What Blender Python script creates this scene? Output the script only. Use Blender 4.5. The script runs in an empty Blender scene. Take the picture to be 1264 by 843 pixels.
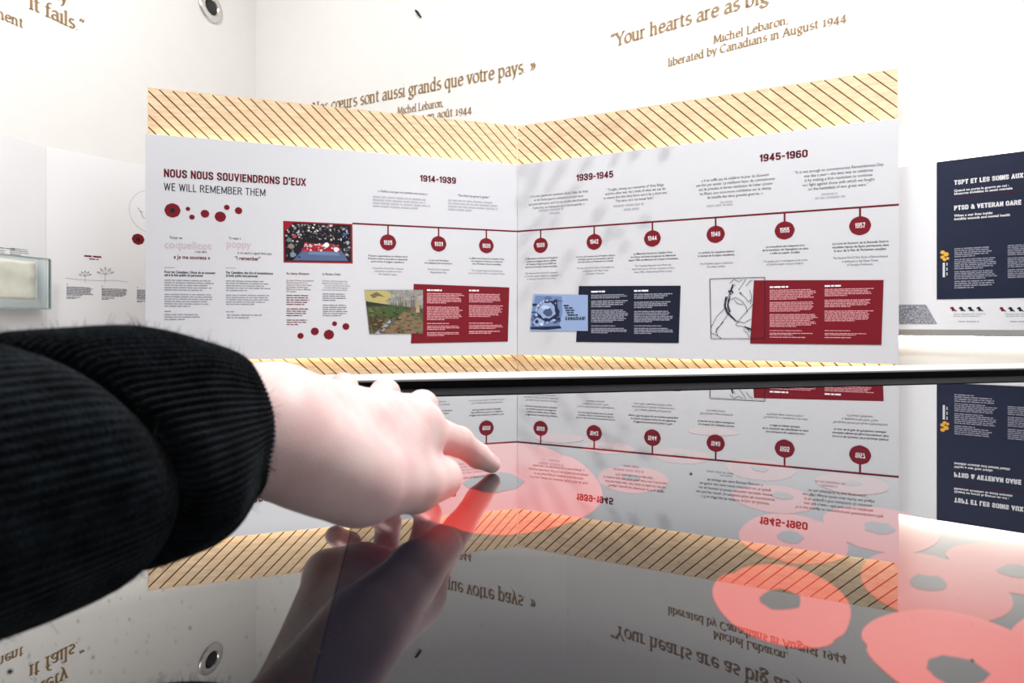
import bpy, bmesh, math, random
import numpy as np
from mathutils import Vector
random.seed(7)
rng = np.random.default_rng(11)
scene = bpy.context.scene
COL = scene.collection

# ------------------------------------------------------------------ camera
F, CX, HY = 700.0, 632.0, 398.0            # focal length, centre column and horizon row of the 1264x843 frame
T = 0.85                                   # height of the table glass
H = 0.105                                  # lens above the glass
CAMZ = T + H
cam = bpy.data.cameras.new('camera'); camo = bpy.data.objects.new('camera', cam); COL.objects.link(camo)
camo.location = (0, 0, CAMZ); camo.rotation_euler = (math.radians(90), 0, 0)
cam.sensor_width = 36; cam.lens = 36 * F / 1264; cam.shift_y = (HY - 421.5) / 1264; cam.clip_start = 0.01
cam.dof.use_dof = True; cam.dof.focus_distance = 1.6; cam.dof.aperture_fstop = 16.0
scene.camera = camo

# ------------------------------------------------------------------ world, lights, exposure
scene.view_settings.view_transform = 'Standard'; scene.view_settings.look = 'None'
scene.view_settings.gamma = 1; scene.view_settings.use_curve_mapping = False
scene.view_settings.exposure = 0.0
w = bpy.data.worlds.new('room_light'); scene.world = w; w.use_nodes = True
w.node_tree.nodes['Background'].inputs[0].default_value = (0.96, 0.98, 1.0, 1)
w.node_tree.nodes['Background'].inputs[1].default_value = 0.16

def area(name, loc, target, size, power, color=(1, 1, 1), size_y=None):
    l = bpy.data.lights.new(name, 'AREA'); l.energy = power; l.color = color; l.size = size
    if size_y: l.shape = 'RECTANGLE'; l.size_y = size_y
    o = bpy.data.objects.new(name, l); COL.objects.link(o); o.location = loc
    o.rotation_euler = (Vector(target) - Vector(loc)).to_track_quat('-Z', 'Y').to_euler()
    return o
area('ceiling_light', (0.0, 1.9, 5.3), (0.0, 1.9, 0), 5.0, 188, (1.0, 0.98, 0.96), 3.0)
area('unseen_lamp', (-1.9, 2.6, 5.2), (-4.2, 5.2, 2.8), 1.0, 40, (1.0, 0.96, 0.91))
area('unseen_lamp', (-2.2, 1.2, 4.9), (-3.6, 4.2, 1.0), 0.8, 60, (1.0, 0.98, 0.97))  # added fill that brightens the lower part of the left boards
area('unseen_lamp', (2.6, 0.8, 4.8), (2.6, 2.9, 1.6), 1.0, 40, (0.98, 0.98, 1.0))  # added fill for the board on the right wall
area('unseen_lamp', (0.85, 0.85, 2.6), (-0.1, 0.28, T), 0.3, 29, (1.0, 0.96, 0.97))  # added to light the hand from the upper right, well below the ceiling

# ------------------------------------------------------------------ materials
def lin(c):
    return tuple((x / 255 / 12.92) if x / 255 <= 0.04045 else ((x / 255 + 0.055) / 1.055) ** 2.4 for x in c)

def mat(name, color, rough=0.6, metal=0.0, noise=0.0, scale=20.0, bump=0.0, spec=0.5):
    m = bpy.data.materials.new(name); m.use_nodes = True
    nt = m.node_tree; b = nt.nodes['Principled BSDF']
    b.inputs['Base Color'].default_value = (*color, 1); b.inputs['Roughness'].default_value = rough
    b.inputs['Metallic'].default_value = metal; b.inputs['Specular IOR Level'].default_value = spec
    if noise or bump:
        tc = nt.nodes.new('ShaderNodeTexCoord'); n = nt.nodes.new('ShaderNodeTexNoise')
        n.inputs['Scale'].default_value = scale; n.inputs['Detail'].default_value = 4
        nt.links.new(tc.outputs['Object'], n.inputs['Vector'])
        if noise:
            r = nt.nodes.new('ShaderNodeValToRGB')
            r.color_ramp.elements[0].position = 0.3; r.color_ramp.elements[1].position = 0.7
            r.color_ramp.elements[0].color = (*[c * (1 - noise) for c in color], 1)
            r.color_ramp.elements[1].color = (*[min(1, c * (1 + noise)) for c in color], 1)
            nt.links.new(n.outputs['Fac'], r.inputs['Fac']); nt.links.new(r.outputs['Color'], b.inputs['Base Color'])
        if bump:
            bp = nt.nodes.new('ShaderNodeBump'); bp.inputs['Strength'].default_value = bump
            bp.inputs['Distance'].default_value = 0.002
            nt.links.new(n.outputs['Fac'], bp.inputs['Height']); nt.links.new(bp.outputs['Normal'], b.inputs['Normal'])
    return m

def emit(name, color, strength):
    m = bpy.data.materials.new(name); m.use_nodes = True; nt = m.node_tree; nt.nodes.clear()
    e = nt.nodes.new('ShaderNodeEmission'); e.inputs[0].default_value = (*color, 1); e.inputs[1].default_value = strength
    o = nt.nodes.new('ShaderNodeOutputMaterial'); nt.links.new(e.outputs[0], o.inputs[0]); return m

def glassy(name, glow, base=(0.004, 0.004, 0.006), strength=1.0, gain=1.0):
    """polished glass over a display: mirror share rises towards grazing angles, the picture shines through the rest"""
    m = bpy.data.materials.new(name); m.use_nodes = True; nt = m.node_tree; nt.nodes.clear()
    out = nt.nodes.new('ShaderNodeOutputMaterial'); mix = nt.nodes.new('ShaderNodeMixShader')
    lw = nt.nodes.new('ShaderNodeLayerWeight'); lw.inputs['Blend'].default_value = 0.5
    rp = nt.nodes.new('ShaderNodeValToRGB'); cr = rp.color_ramp
    cr.elements[0].position = 0.0; cr.elements[0].color = (.045,) * 3 + (1,)
    cr.elements[1].position = 1.0; cr.elements[1].color = (1, 1, 1, 1)
    for p, v in ((0.40, 0.06), (0.50, 0.095), (0.617, 0.205), (0.69, 0.43), (0.76, 0.61), (0.83, 0.72), (0.88, 0.82)):
        v = min(0.9, v * gain); e = cr.elements.new(p); e.color = (v, v, v, 1)
    nt.links.new(lw.outputs['Facing'], rp.inputs['Fac']); nt.links.new(rp.outputs['Color'], mix.inputs['Fac'])
    gl = nt.nodes.new('ShaderNodeBsdfGlossy'); gl.inputs['Roughness'].default_value = 0.0
    gl.inputs['Color'].default_value = (0.97, 0.97, 0.96, 1)
    df = nt.nodes.new('ShaderNodeBsdfDiffuse'); df.inputs['Color'].default_value = (*base, 1)
    em = nt.nodes.new('ShaderNodeEmission'); em.inputs[0].default_value = (*glow, 1); em.inputs[1].default_value = strength
    ad = nt.nodes.new('ShaderNodeAddShader')
    nt.links.new(df.outputs[0], ad.inputs[0]); nt.links.new(em.outputs[0], ad.inputs[1])
    nt.links.new(ad.outputs[0], mix.inputs[1]); nt.links.new(gl.outputs[0], mix.inputs[2])
    nt.links.new(mix.outputs[0], out.inputs[0]); return m

def wood_mat():
    m = bpy.data.materials.new('pale_wood'); m.use_nodes = True; nt = m.node_tree; b = nt.nodes['Principled BSDF']
    tc = nt.nodes.new('ShaderNodeTexCoord'); mp = nt.nodes.new('ShaderNodeMapping')
    mp.inputs['Rotation'].default_value = (0, math.radians(45), 0); mp.inputs['Scale'].default_value = (3, 30, 60)
    n = nt.nodes.new('ShaderNodeTexNoise'); n.inputs['Scale'].default_value = 1.0; n.inputs['Detail'].default_value = 5
    r = nt.nodes.new('ShaderNodeValToRGB'); r.color_ramp.elements[0].position = 0.3; r.color_ramp.elements[1].position = 0.75
    r.color_ramp.elements[0].color = (0.60, 0.42, 0.25, 1); r.color_ramp.elements[1].color = (0.80, 0.62, 0.42, 1)
    nt.links.new(tc.outputs['Object'], mp.inputs['Vector']); nt.links.new(mp.outputs['Vector'], n.inputs['Vector'])
    nt.links.new(n.outputs['Fac'], r.inputs['Fac']); nt.links.new(r.outputs['Color'], b.inputs['Base Color'])
    b.inputs['Roughness'].default_value = 0.55; return m

def print_mat():
    m = bpy.data.materials.new('printed_ink'); m.use_nodes = True; nt = m.node_tree; b = nt.nodes['Principled BSDF']
    a = nt.nodes.new('ShaderNodeVertexColor'); a.layer_name = 'ink'
    nt.links.new(a.outputs['Color'], b.inputs['Base Color']); b.inputs['Roughness'].default_value = 0.6
    b.inputs['Specular IOR Level'].default_value = 0.2
    return m

M = {
    'wall': mat('wall_paint', (0.80, 0.79, 0.775), 0.8, noise=0.01, scale=6, bump=0.05),
    'floor': mat('floor_vinyl', (0.58, 0.57, 0.56), 0.5, noise=0.1, scale=9),
    'board': mat('panel_laminate', (0.60, 0.61, 0.65), 0.5, noise=0.006, scale=3, spec=0.2),
    'bright_board': mat('white_laminate', (0.77, 0.78, 0.82), 0.5, noise=0.006, scale=3, spec=0.2),
    'sideboard': mat('pale_grey_laminate', (0.80, 0.80, 0.82), 0.5, noise=0.006, scale=3, spec=0.2),
    'wood': wood_mat(),
    'groove': mat('dark_groove', (0.16, 0.075, 0.03), 0.8, noise=0.2, scale=30),
    'gold': mat('gold_brown_vinyl', lin((156, 128, 90)), 0.6, noise=0.05, scale=30),
    'maroon': mat('maroon_ink', lin((104, 18, 32)), 0.6, noise=0.03, scale=40, spec=0.2),
    'red': mat('red_ink', lin((116, 20, 34)), 0.6, noise=0.03, scale=40, spec=0.2),
    'navy': mat('navy_ink', lin((22, 27, 46)), 0.6, noise=0.05, scale=40, spec=0.2),
    'blue_navy': mat('blue_navy_print', lin((30, 37, 60)), 0.5, noise=0.05, scale=20, spec=0.3),
    'black': mat('black_ink', lin((32, 32, 40)), 0.6, noise=0.05, scale=40, spec=0.2),
    'grey': mat('grey_ink', lin((112, 112, 124)), 0.6, noise=0.05, scale=40, spec=0.2),
    'body': mat('body_copy_ink', lin((142, 142, 154)), 0.6, noise=0.03, scale=40, spec=0.2),
    'pale': mat('pale_grey_ink', lin((172, 172, 182)), 0.6, noise=0.03, scale=40, spec=0.2),
    'pink': mat('pale_pink_ink', lin((198, 180, 190)), 0.6, noise=0.03, scale=40, spec=0.2),
    'white': mat('white_ink', (0.85, 0.85, 0.88), 0.6, noise=0.02, scale=40, spec=0.2),
    'blush': mat('card_text_ink', lin((214, 150, 158)), 0.6, noise=0.03, scale=40, spec=0.2),
    'mist': mat('navy_card_text_ink', lin((148, 150, 166)), 0.6, noise=0.03, scale=40, spec=0.2),
    'led': emit('warm_led', (1.0, 0.78, 0.50), 17.0),
    'led_white': emit('soft_white_led', (1.0, 0.90, 0.76), 30.0),
    'screen': glassy('display_glass', (0.0025, 0.0030, 0.0095)),
    'dark_glass': glassy('black_backed_glass', (0, 0, 0), gain=1.85),
    'poppy_bright': glassy('bright_poppy', (0.90, 0.060, 0.045), strength=0.9),
    'poppy_mid': glassy('mid_poppy', (0.80, 0.085, 0.070), strength=0.85),
    'poppy_soft': glassy('soft_poppy', (0.90, 0.060, 0.045), strength=0.55),
    'poppy_faint': glassy('faint_poppy', (0.90, 0.060, 0.045), strength=0.42),
    'poppy_dim': glassy('dim_poppy', (0.90, 0.060, 0.045), strength=0.28),
    'poppy_core': glassy('lit_poppy_centre', (0.008, 0.008, 0.012)),
    'bezel': mat('black_bezel', (0.010, 0.010, 0.012), 0.55, noise=0.2, scale=60, spec=0.02),
    'rubber': mat('black_frame', (0.004, 0.004, 0.005), 0.4, noise=0.2, scale=50, spec=0.2),
    'trim': mat('white_frame', (0.62, 0.62, 0.63), 0.4, noise=0.01, scale=10),
    'chrome': mat('brushed_steel', (0.72, 0.70, 0.68), 0.28, metal=1.0, noise=0.08, scale=40),
    'void': mat('black_lens', (0.006, 0.006, 0.006), 0.25, noise=0.1, scale=30),
    'paper': mat('aged_paper', (0.86, 0.79, 0.69), 0.8, noise=0.06, scale=14, bump=0.2),
    'ink': print_mat(),
}
g = bpy.data.materials.new('clear_acrylic'); g.use_nodes = True; gt = g.node_tree; gt.nodes.clear()
go_ = gt.nodes.new('ShaderNodeOutputMaterial'); gm = gt.nodes.new('ShaderNodeMixShader'); gf = gt.nodes.new('ShaderNodeFresnel'); gf.inputs['IOR'].default_value = 1.06
ga = gt.nodes.new('ShaderNodeBsdfTransparent'); ga.inputs['Color'].default_value = (.95, .975, .975, 1); gg_ = gt.nodes.new('ShaderNodeBsdfGlossy'); gg_.inputs['Roughness'].default_value = .03
gt.links.new(gf.outputs[0], gm.inputs[0]); gt.links.new(ga.outputs[0], gm.inputs[1]); gt.links.new(gg_.outputs[0], gm.inputs[2]); gt.links.new(gm.outputs[0], go_.inputs[0])
M['acrylic'] = g

# ------------------------------------------------------------------ object helpers
def empty(name, loc, label=None, cat=None, group=None):
    o = bpy.data.objects.new(name, None); COL.objects.link(o); o.location = loc; o.empty_display_size = 0.1
    o['label'] = label; o['category'] = cat
    if group: o['group'] = group
    return o

def rootloc(p):
    v = Vector((0, 0, 0))
    while p is not None: v += p.location; p = p.parent
    return v

def build(name, V, Fc, material, parent=None, smooth=False, label=None, colors=None, kind=None):
    """V in world coordinates; one mesh object under parent"""
    off = rootloc(parent)
    me = bpy.data.meshes.new(name)
    me.from_pydata([(v[0] - off.x, v[1] - off.y, v[2] - off.z) for v in V], [], [tuple(int(i) for i in f) for f in Fc])
    me.materials.append(material)
    if smooth: me.polygons.foreach_set('use_smooth', [True] * len(me.polygons))
    if colors is not None:
        ca = me.color_attributes.new('ink', 'FLOAT_COLOR', 'CORNER')
        flat = []
        for p, c in zip(me.polygons, colors):
            flat += [c[0], c[1], c[2], 1.0] * p.loop_total
        ca.data.foreach_set('color', flat)
    me.update()
    o = bpy.data.objects.new(name, me); COL.objects.link(o)
    if parent: o.parent = parent
    if label: o['label'] = label
    if kind: o['kind'] = kind
    return o

def tag(o, label, cat, group=None):
    o['label'] = label; o['category'] = cat
    if group: o['group'] = group
    return o

class Plane:
    """a vertical plane: origin (x, y), direction of s to the right, normal towards the room"""
    def __init__(s, ox, oy, deg):
        s.ox, s.oy = ox, oy; a = math.radians(deg); s.d = (math.cos(a), math.sin(a)); s.n = (math.sin(a), -math.cos(a))
    def off(s, k):
        p = Plane(0, 0, 0); p.d, p.n = s.d, s.n; p.ox, p.oy = s.ox + s.n[0] * k, s.oy + s.n[1] * k; return p
    def sz(s, x, y):
        u = (x - CX) / F; Y = (s.ox * s.n[0] + s.oy * s.n[1]) / (u * s.n[0] + s.n[1]); X = u * Y
        return ((X - s.ox) * s.d[0] + (Y - s.oy) * s.d[1], CAMZ - (y - HY) / F * Y)
    def pt(s, a, z, k=0.0):
        return (s.ox + s.d[0] * a + s.n[0] * k, s.oy + s.d[1] * a + s.n[1] * k, z)
    def depth(s, x):
        u = (x - CX) / F; return (s.ox * s.n[0] + s.oy * s.n[1]) / (u * s.n[0] + s.n[1])

def prism(P, poly, k0, k1, V, Fc):
    """extrude a polygon (s,z) of plane P from depth k0 (back) to k1 (front)"""
    n = len(poly); b = len(V)
    V += [P.pt(a, z, k0) for a, z in poly] + [P.pt(a, z, k1) for a, z in poly]
    Fc.append(list(range(b + n, b + 2 * n))); Fc.append(list(range(b + n - 1, b - 1, -1)))
    for i in range(n):
        j = (i + 1) % n; Fc.append([b + i, b + j, b + n + j, b + n + i])

def slab(name, P, s0, s1, z0, z1, k0, k1, m, parent=None, bevel=0.0, label=None):
    V, Fc = [], []
    prism(P, [(s0, z0), (s1, z0), (s1, z1), (s0, z1)], k0, k1, V, Fc)
    o = build(name, V, Fc, m, parent, label=label)
    if bevel:
        md = o.modifiers.new('soft_edge', 'BEVEL'); md.width = bevel; md.segments = 2
    return o

def box(V, Fc, x0, x1, y0, y1, z0, z1):
    b = len(V)
    V += [(x0, y0, z0), (x1, y0, z0), (x1, y1, z0), (x0, y1, z0), (x0, y0, z1), (x1, y0, z1), (x1, y1, z1), (x0, y1, z1)]
    Fc += [[b + i for i in f] for f in ((3, 2, 1, 0), (4, 5, 6, 7), (0, 1, 5, 4), (1, 2, 6, 5), (2, 3, 7, 6), (3, 0, 4, 7))]

# ------------------------------------------------------------------ lettering: built-in face, laid out by hand
GL = {}
def glyph(ch, bold):
    key = (ch, bold)
    if key in GL: return GL[key]
    def conv(t):
        cu = bpy.data.curves.new('t', 'FONT'); cu.body = t; cu.size = 1.0; cu.resolution_u = 2
        cu.offset = 0.018 * bold; cu.fill_mode = 'FRONT' if hasattr(cu, 'fill_mode') else cu.fill_mode
        o = bpy.data.objects.new('t', cu); COL.objects.link(o)
        dg = bpy.context.evaluated_depsgraph_get(); me = bpy.data.meshes.new_from_object(o.evaluated_get(dg))
        v = np.array([x.co[:2] for x in me.vertices]).reshape(-1, 2); f = [list(p.vertices) for p in me.polygons]
        bpy.data.objects.remove(o); bpy.data.curves.remove(cu); bpy.data.meshes.remove(me)
        return v, f
    v1, f1 = conv(ch) if ch != ' ' else (np.zeros((0, 2)), [])
    a, _ = conv('H' + ch + 'H'); b, _ = conv('HH')
    adv = (a[:, 0].max() - a[:, 0].min()) - (b[:, 0].max() - b[:, 0].min())
    GL[key] = (v1, f1, adv); return GL[key]
CAPH = None
def line_mesh(txt, bold):
    x = 0; V, Fc = [], []
    for ch in txt:
        v, f, adv = glyph(ch, bold); b = len(V)
        V += [(p[0] + x, p[1]) for p in v]; Fc += [[b + i for i in q] for q in f]; x += adv
    return V, Fc, x
CAPH = float(glyph('H', 0)[0][:, 1].max())

def facing(P, V2, Fc, k):
    return [P.pt(a, z, k) for a, z in V2], Fc

def letter(name, P, txt, x0, y0, x1, cap, m, parent, bold=0, k=0.0012, label=None):
    """one line of lettering from column x0 to x1, baseline through (x0, y0)"""
    s0, z0 = P.sz(x0, y0); s1, _ = P.sz(x1, y0); hgt = cap * P.depth(x0) / F
    V, Fc, wd = line_mesh(txt, bold)
    V3 = [P.pt(s0 + v[0] / wd * (s1 - s0), z0 + v[1] / CAPH * hgt, k) for v in V]
    return build(name, V3, Fc, m, parent, label=label)

def para(name, P, lines, xc, y0, pitch, width, m, parent, bold=0, align='C', capf=0.62, k=0.0012, indents=None, label=None):
    """paragraph whose widest line spans `width` columns around xc (or starts at xc when align='L')"""
    sc, z0 = P.sz(xc, y0); D = P.depth(xc)
    if align == 'C': wm = P.sz(xc + width / 2, y0)[0] - P.sz(xc - width / 2, y0)[0]
    else: wm = P.sz(xc + width, y0)[0] - sc
    data = [line_mesh(t, bold) for t in lines]; widest = max(d[2] for d in data); kx = wm / widest
    hz = pitch * D / F; V3, F3 = [], []
    for i, (V, Fc, wd) in enumerate(data):
        s = sc - wd * kx / 2 if align == 'C' else sc + (indents[i] * wm if indents else 0)
        b = len(V3); V3 += [P.pt(s + v[0] * kx, z0 - i * hz + v[1] / CAPH * hz * capf, k) for v in V]
        F3 += [[b + j for j in f] for f in Fc]
    return build(name, V3, F3, m, parent, label=label)

def greek(name, P, rows, m, parent, k=0.0012, seed=1, fill=0.52):
    """body copy too small to read: rows (x0, x1, ytop, ybottom, count) of word-length strokes"""
    r = random.Random(seed)
    for x0, x1, yt, yb, n in rows:
        V, Fc = [], []
        s0, zt = P.sz(x0, yt); s1, _ = P.sz(x1, yt); _, zb = P.sz(x0, yb); hz = (zt - zb) / n
        for i in range(n):
            end = s0 + (s1 - s0) * (r.uniform(0.84, 1.0) if i < n - 1 else r.uniform(0.45, 0.8))
            s = s0; zc = zt - (i + 0.62) * hz
            while s < end - hz * 0.4:
                w_ = min(hz * r.uniform(0.7, 3.6), end - s); b = len(V)
                V += [P.pt(s, zc, k), P.pt(s + w_, zc, k), P.pt(s + w_, zc + hz * fill, k), P.pt(s, zc + hz * fill, k)]
                Fc.append([b, b + 1, b + 2, b + 3]); s += w_ + hz * 0.32
        build(name, V, Fc, m, parent)

def polyprint(name, P, polys, parent, k=0.0012, dk=0.00015, material=None, label=None):
    """printed picture: list of (outline in photo columns/rows, colour), later ones printed over earlier ones"""
    V, Fc, Cc = [], [], []
    for i, (poly, c) in enumerate(polys):
        b = len(V); V += [P.pt(*P.sz(x, y), k + dk * i) for x, y in poly]
        a = sum(poly[j][0] * poly[(j + 1) % len(poly)][1] - poly[(j + 1) % len(poly)][0] * poly[j][1] for j in range(len(poly)))
        idx = list(range(b, len(V))); Fc.append(idx if a < 0 else idx[::-1]); Cc.append(lin(c))
    return build(name, V, Fc, material or M['ink'], parent, colors=Cc, label=label)

def disc(P, x, y, r, k, V, Fc, wob=0.0, n=40, ph=0.0, ry=None):
    """flat disc of radius r metres on plane P"""
    s, z = P.sz(x, y); b = len(V)
    for i in range(n):
        t = 2 * math.pi * i / n; q = 1 + wob * math.cos(8 * t + ph)
        V.append(P.pt(s + r * q * math.cos(t), z + (ry or r) * q * math.sin(t), k))
    Fc.append(list(range(b, b + n)))

def strokes(name, P, lines, wpx, m, parent, k=0.0012, label=None):
    """drawn lines: list of polylines in photo columns/rows with a stroke width in rows"""
    V, Fc = [], []
    for ln in lines:
        pts = [P.sz(x, y) for x, y in ln]; wd = wpx * P.depth(ln[0][0]) / F / 2
        for (a, b) in zip(pts, pts[1:]):
            dx, dz = b[0] - a[0], b[1] - a[1]; L = math.hypot(dx, dz) or 1; nx, nz = -dz / L * wd, dx / L * wd; i = len(V)
            V += [P.pt(a[0] - nx, a[1] - nz, k), P.pt(b[0] - nx, b[1] - nz, k), P.pt(b[0] + nx, b[1] + nz, k), P.pt(a[0] + nx, a[1] + nz, k)]
            Fc.append([i, i + 1, i + 2, i + 3])
    return build(name, V, Fc, m, parent, label=label)

# broad-nib serif hand for the wall quotations: strokes per letter, baseline 0, x-height 1
def arc(cx, cy, rx, ry, a0, a1, n=12):
    return [(cx + rx * math.cos(math.radians(a0 + (a1 - a0) * i / n)), cy + ry * math.sin(math.radians(a0 + (a1 - a0) * i / n))) for i in range(n + 1)]
def st(x, y0, y1, foot=True, flag=True):
    r = [[(x, y0), (x, y1)]]
    if foot: r.append([(x - .15, y0), (x + .17, y0)])
    if flag: r.append([(x - .19, y1 - .07), (x, y1)])
    return r
o_ = lambda cx=.42, rx=.36: [arc(cx, .5, rx, .5, 90, 450, 22)]
n_ = lambda x=.12: [arc(x + .26, .62, .25, .36, 165, 0, 10) + [(x + .51, 0)], [(x + .38, 0), (x + .68, 0)]]
SER = {
    'a': ([arc(.36, .70, .24, .28, 160, 0, 8) + [(.60, .12), (.74, 0)], arc(.34, .27, .27, .27, 60, 330, 14)], .78),
    'b': (st(.14, 0, 1.52, False) + [arc(.42, .5, .33, .5, 150, -150, 18)], .86),
    'c': ([arc(.42, .5, .36, .5, 40, 320, 18)], .74), 'd': (st(.66, 0, 1.52) + [arc(.38, .5, .32, .5, 30, 330, 18)], .88),
    'e': ([[(.10, .54), (.70, .54)] + arc(.40, .54, .30, .45, 0, 180, 10), arc(.42, .5, .35, .5, 180, 322, 10)], .78),
    'f': ([[(.20, 0), (.20, 1.2)] + arc(.42, 1.2, .22, .32, 180, 60, 8), [(.02, 0), (.42, 0)], [(.02, .98), (.46, .98)]], .50),
    'g': ([arc(.38, .64, .28, .36, 0, 360, 18), [(.30, .28), (.16, .12), (.50, .02), (.70, -.16)] + arc(.40, -.22, .33, .24, 10, -190, 14), [(.58, .92), (.80, .98)]], .80),
    'h': (st(.14, 0, 1.52) + n_(.14), .92), 'i': (st(.16, 0, 1.0) + [[(.14, 1.34), (.19, 1.38)]], .36),
    'k': (st(.14, 0, 1.52) + [[(.60, .98), (.18, .45), (.66, 0)]], .76), 'l': (st(.16, 0, 1.52), .36),
    'm': (st(.12, 0, 1.0) + n_(.12) + n_(.63), 1.38), 'n': (st(.12, 0, 1.0) + n_(.12), .90), 'o': (o_(), .84),
    'œ': (o_(.40, .32) + [[(.72, .54), (1.26, .54)] + arc(1.0, .54, .27, .45, 0, 180, 10), arc(1.02, .5, .31, .5, 180, 322, 10)], 1.36),
    'p': (st(.14, -.48, 1.0) + [arc(.42, .5, .33, .5, 150, -150, 18)], .86), 'q': (st(.66, -.48, 1.0, True, False) + [arc(.38, .5, .32, .5, 30, 330, 18)], .86),
    'r': (st(.14, 0, 1.0) + [arc(.36, .66, .22, .32, 170, 50, 8)], .60),
    's': ([arc(.34, .74, .22, .25, 40, 270, 12) + arc(.34, .25, .25, .25, 90, -145, 12)], .66),
    't': ([[(.20, 1.28), (.20, .22)] + arc(.38, .22, .18, .21, 180, 300, 8), [(.02, .98), (.46, .98)]], .52),
    'u': ([[(.14, 1.0), (.14, .34)] + arc(.38, .34, .24, .34, 180, 340, 10), [(-.02, .98), (.14, 1.0)]] + st(.66, 0, 1.0), .90),
    'v': ([[(.08, 1.0), (.36, 0), (.66, 1.0)], [(-.04, .98), (.24, .98)], [(.52, .98), (.80, .98)]], .76),
    'y': ([[(.08, 1.0), (.38, .04)], [(.68, 1.0), (.30, -.30), (.10, -.48)], [(-.04, .98), (.24, .98)], [(.54, .98), (.82, .98)]], .78),
    'A': ([[(.06, 0), (.52, 1.4), (.98, 0)], [(.22, .48), (.82, .48)], [(-.08, 0), (.24, 0)], [(.78, 0), (1.14, 0)]], 1.08),
    'B': (st(.18, 0, 1.4, True, False) + [[(.02, 1.4), (.45, 1.4)] + arc(.45, 1.07, .30, .33, 90, -90, 10) + [(.18, .74)], [(.45, .74)] + arc(.48, .37, .36, .37, 90, -90, 10) + [(.05, 0)]], .96),
    'C': ([arc(.62, .7, .54, .7, 45, 315, 20)], 1.10), 'L': (st(.20, 0, 1.4, True, False) + [[(.04, 1.4), (.38, 1.4)], [(.20, 0), (.82, 0), (.86, .28)]], .90),
    'M': ([[(.14, 0), (.20, 1.4), (.66, .1), (1.12, 1.4), (1.20, 0)], [(-.02, 0), (.32, 0)], [(1.02, 0), (1.38, 0)], [(.04, 1.4), (.22, 1.4)]], 1.38),
    'N': ([[(.20, 0), (.20, 1.4), (1.0, 0), (1.0, 1.4)], [(.04, 0), (.38, 0)], [(.84, 1.4), (1.18, 1.4)], [(.04, 1.4), (.22, 1.4)]], 1.22),
    'Y': ([[(.06, 1.4), (.52, .66), (.98, 1.4)], [(.52, .66), (.52, 0)], [(.34, 0), (.72, 0)], [(-.06, 1.4), (.24, 1.4)], [(.80, 1.4), (1.10, 1.4)]], 1.02),
    '1': ([[(.12, .86), (.34, 1.04), (.34, 0)], [(.12, 0), (.56, 0)]], .64), '9': ([arc(.40, .68, .29, .36, 0, 360, 18), [(.69, .68), (.62, .1), (.22, -.34)]], .80),
    '4': ([[(.56, -.36), (.56, 1.06), (.06, .06), (.84, .06)]], .88), '.': ([[(.10, .02), (.16, .08)]], .34), ',': ([[(.14, .06), (.12, -.10), (.02, -.24)]], .34),
    '“': ([[(.20, 1.5), (.10, 1.36), (.12, 1.2)], [(.46, 1.5), (.36, 1.36), (.38, 1.2)]], .56), '”': ([[(.12, 1.46), (.16, 1.3), (.06, 1.16)], [(.38, 1.46), (.42, 1.3), (.32, 1.16)]], .56),
    '»': ([[(.06, .86), (.30, .5), (.06, .14)], [(.34, .86), (.58, .5), (.34, .14)]], .70), ' ': ([], .40),
}
SER['é'] = (SER['e'][0] + [[(.36, 1.2), (.54, 1.42)]], .78); SER['û'] = (SER['u'][0] + [[(.22, 1.2), (.40, 1.4), (.58, 1.2)]], .90)

def serif(name, P, txt, x0, y0, x1, xh, m, parent, fit=None, anchor='L', k=0.003):
    """quotation line: baseline through (x0,y0); text (or its first part `fit`) spans x0..x1; xh = x-height in rows at x0"""
    adv = lambda t: sum(SER[c][1] + .07 for c in t)
    s0, z0 = P.sz(x0, y0); s1, _ = P.sz(x1, y0); hz = xh * P.depth(x0) / F
    if anchor == 'R': kx = hz * fit; s0 = s0 - adv(txt) * kx       # (x0,y0) is the right end, fit = set width
    else: kx = (s1 - s0) / adv(fit or txt)
    nib = (.145 * math.cos(math.radians(30)), .145 * math.sin(math.radians(30))); nib2 = (-.024, .044)
    V, Fc = [], []; x = 0
    for c in txt:
        S, a = SER[c]
        for ln in S:
            for p, q in zip(ln, ln[1:]):
                for nb in (nib, nib2):
                    cr = (q[0] - p[0]) * nb[1] - (q[1] - p[1]) * nb[0]; sg = 1 if cr > 0 else -1; i = len(V)
                    for (u, v) in ((p[0] - sg * nb[0], p[1] - sg * nb[1]), (q[0] - sg * nb[0], q[1] - sg * nb[1]), (q[0] + sg * nb[0], q[1] + sg * nb[1]), (p[0] + sg * nb[0], p[1] + sg * nb[1])):
                        V.append(P.pt(s0 + (x + u) * kx, z0 + v * hz, k))
                    Fc.append([i, i + 1, i + 2, i + 3])
        x += a + .07
    return build(name, V, Fc, m, parent)

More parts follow.
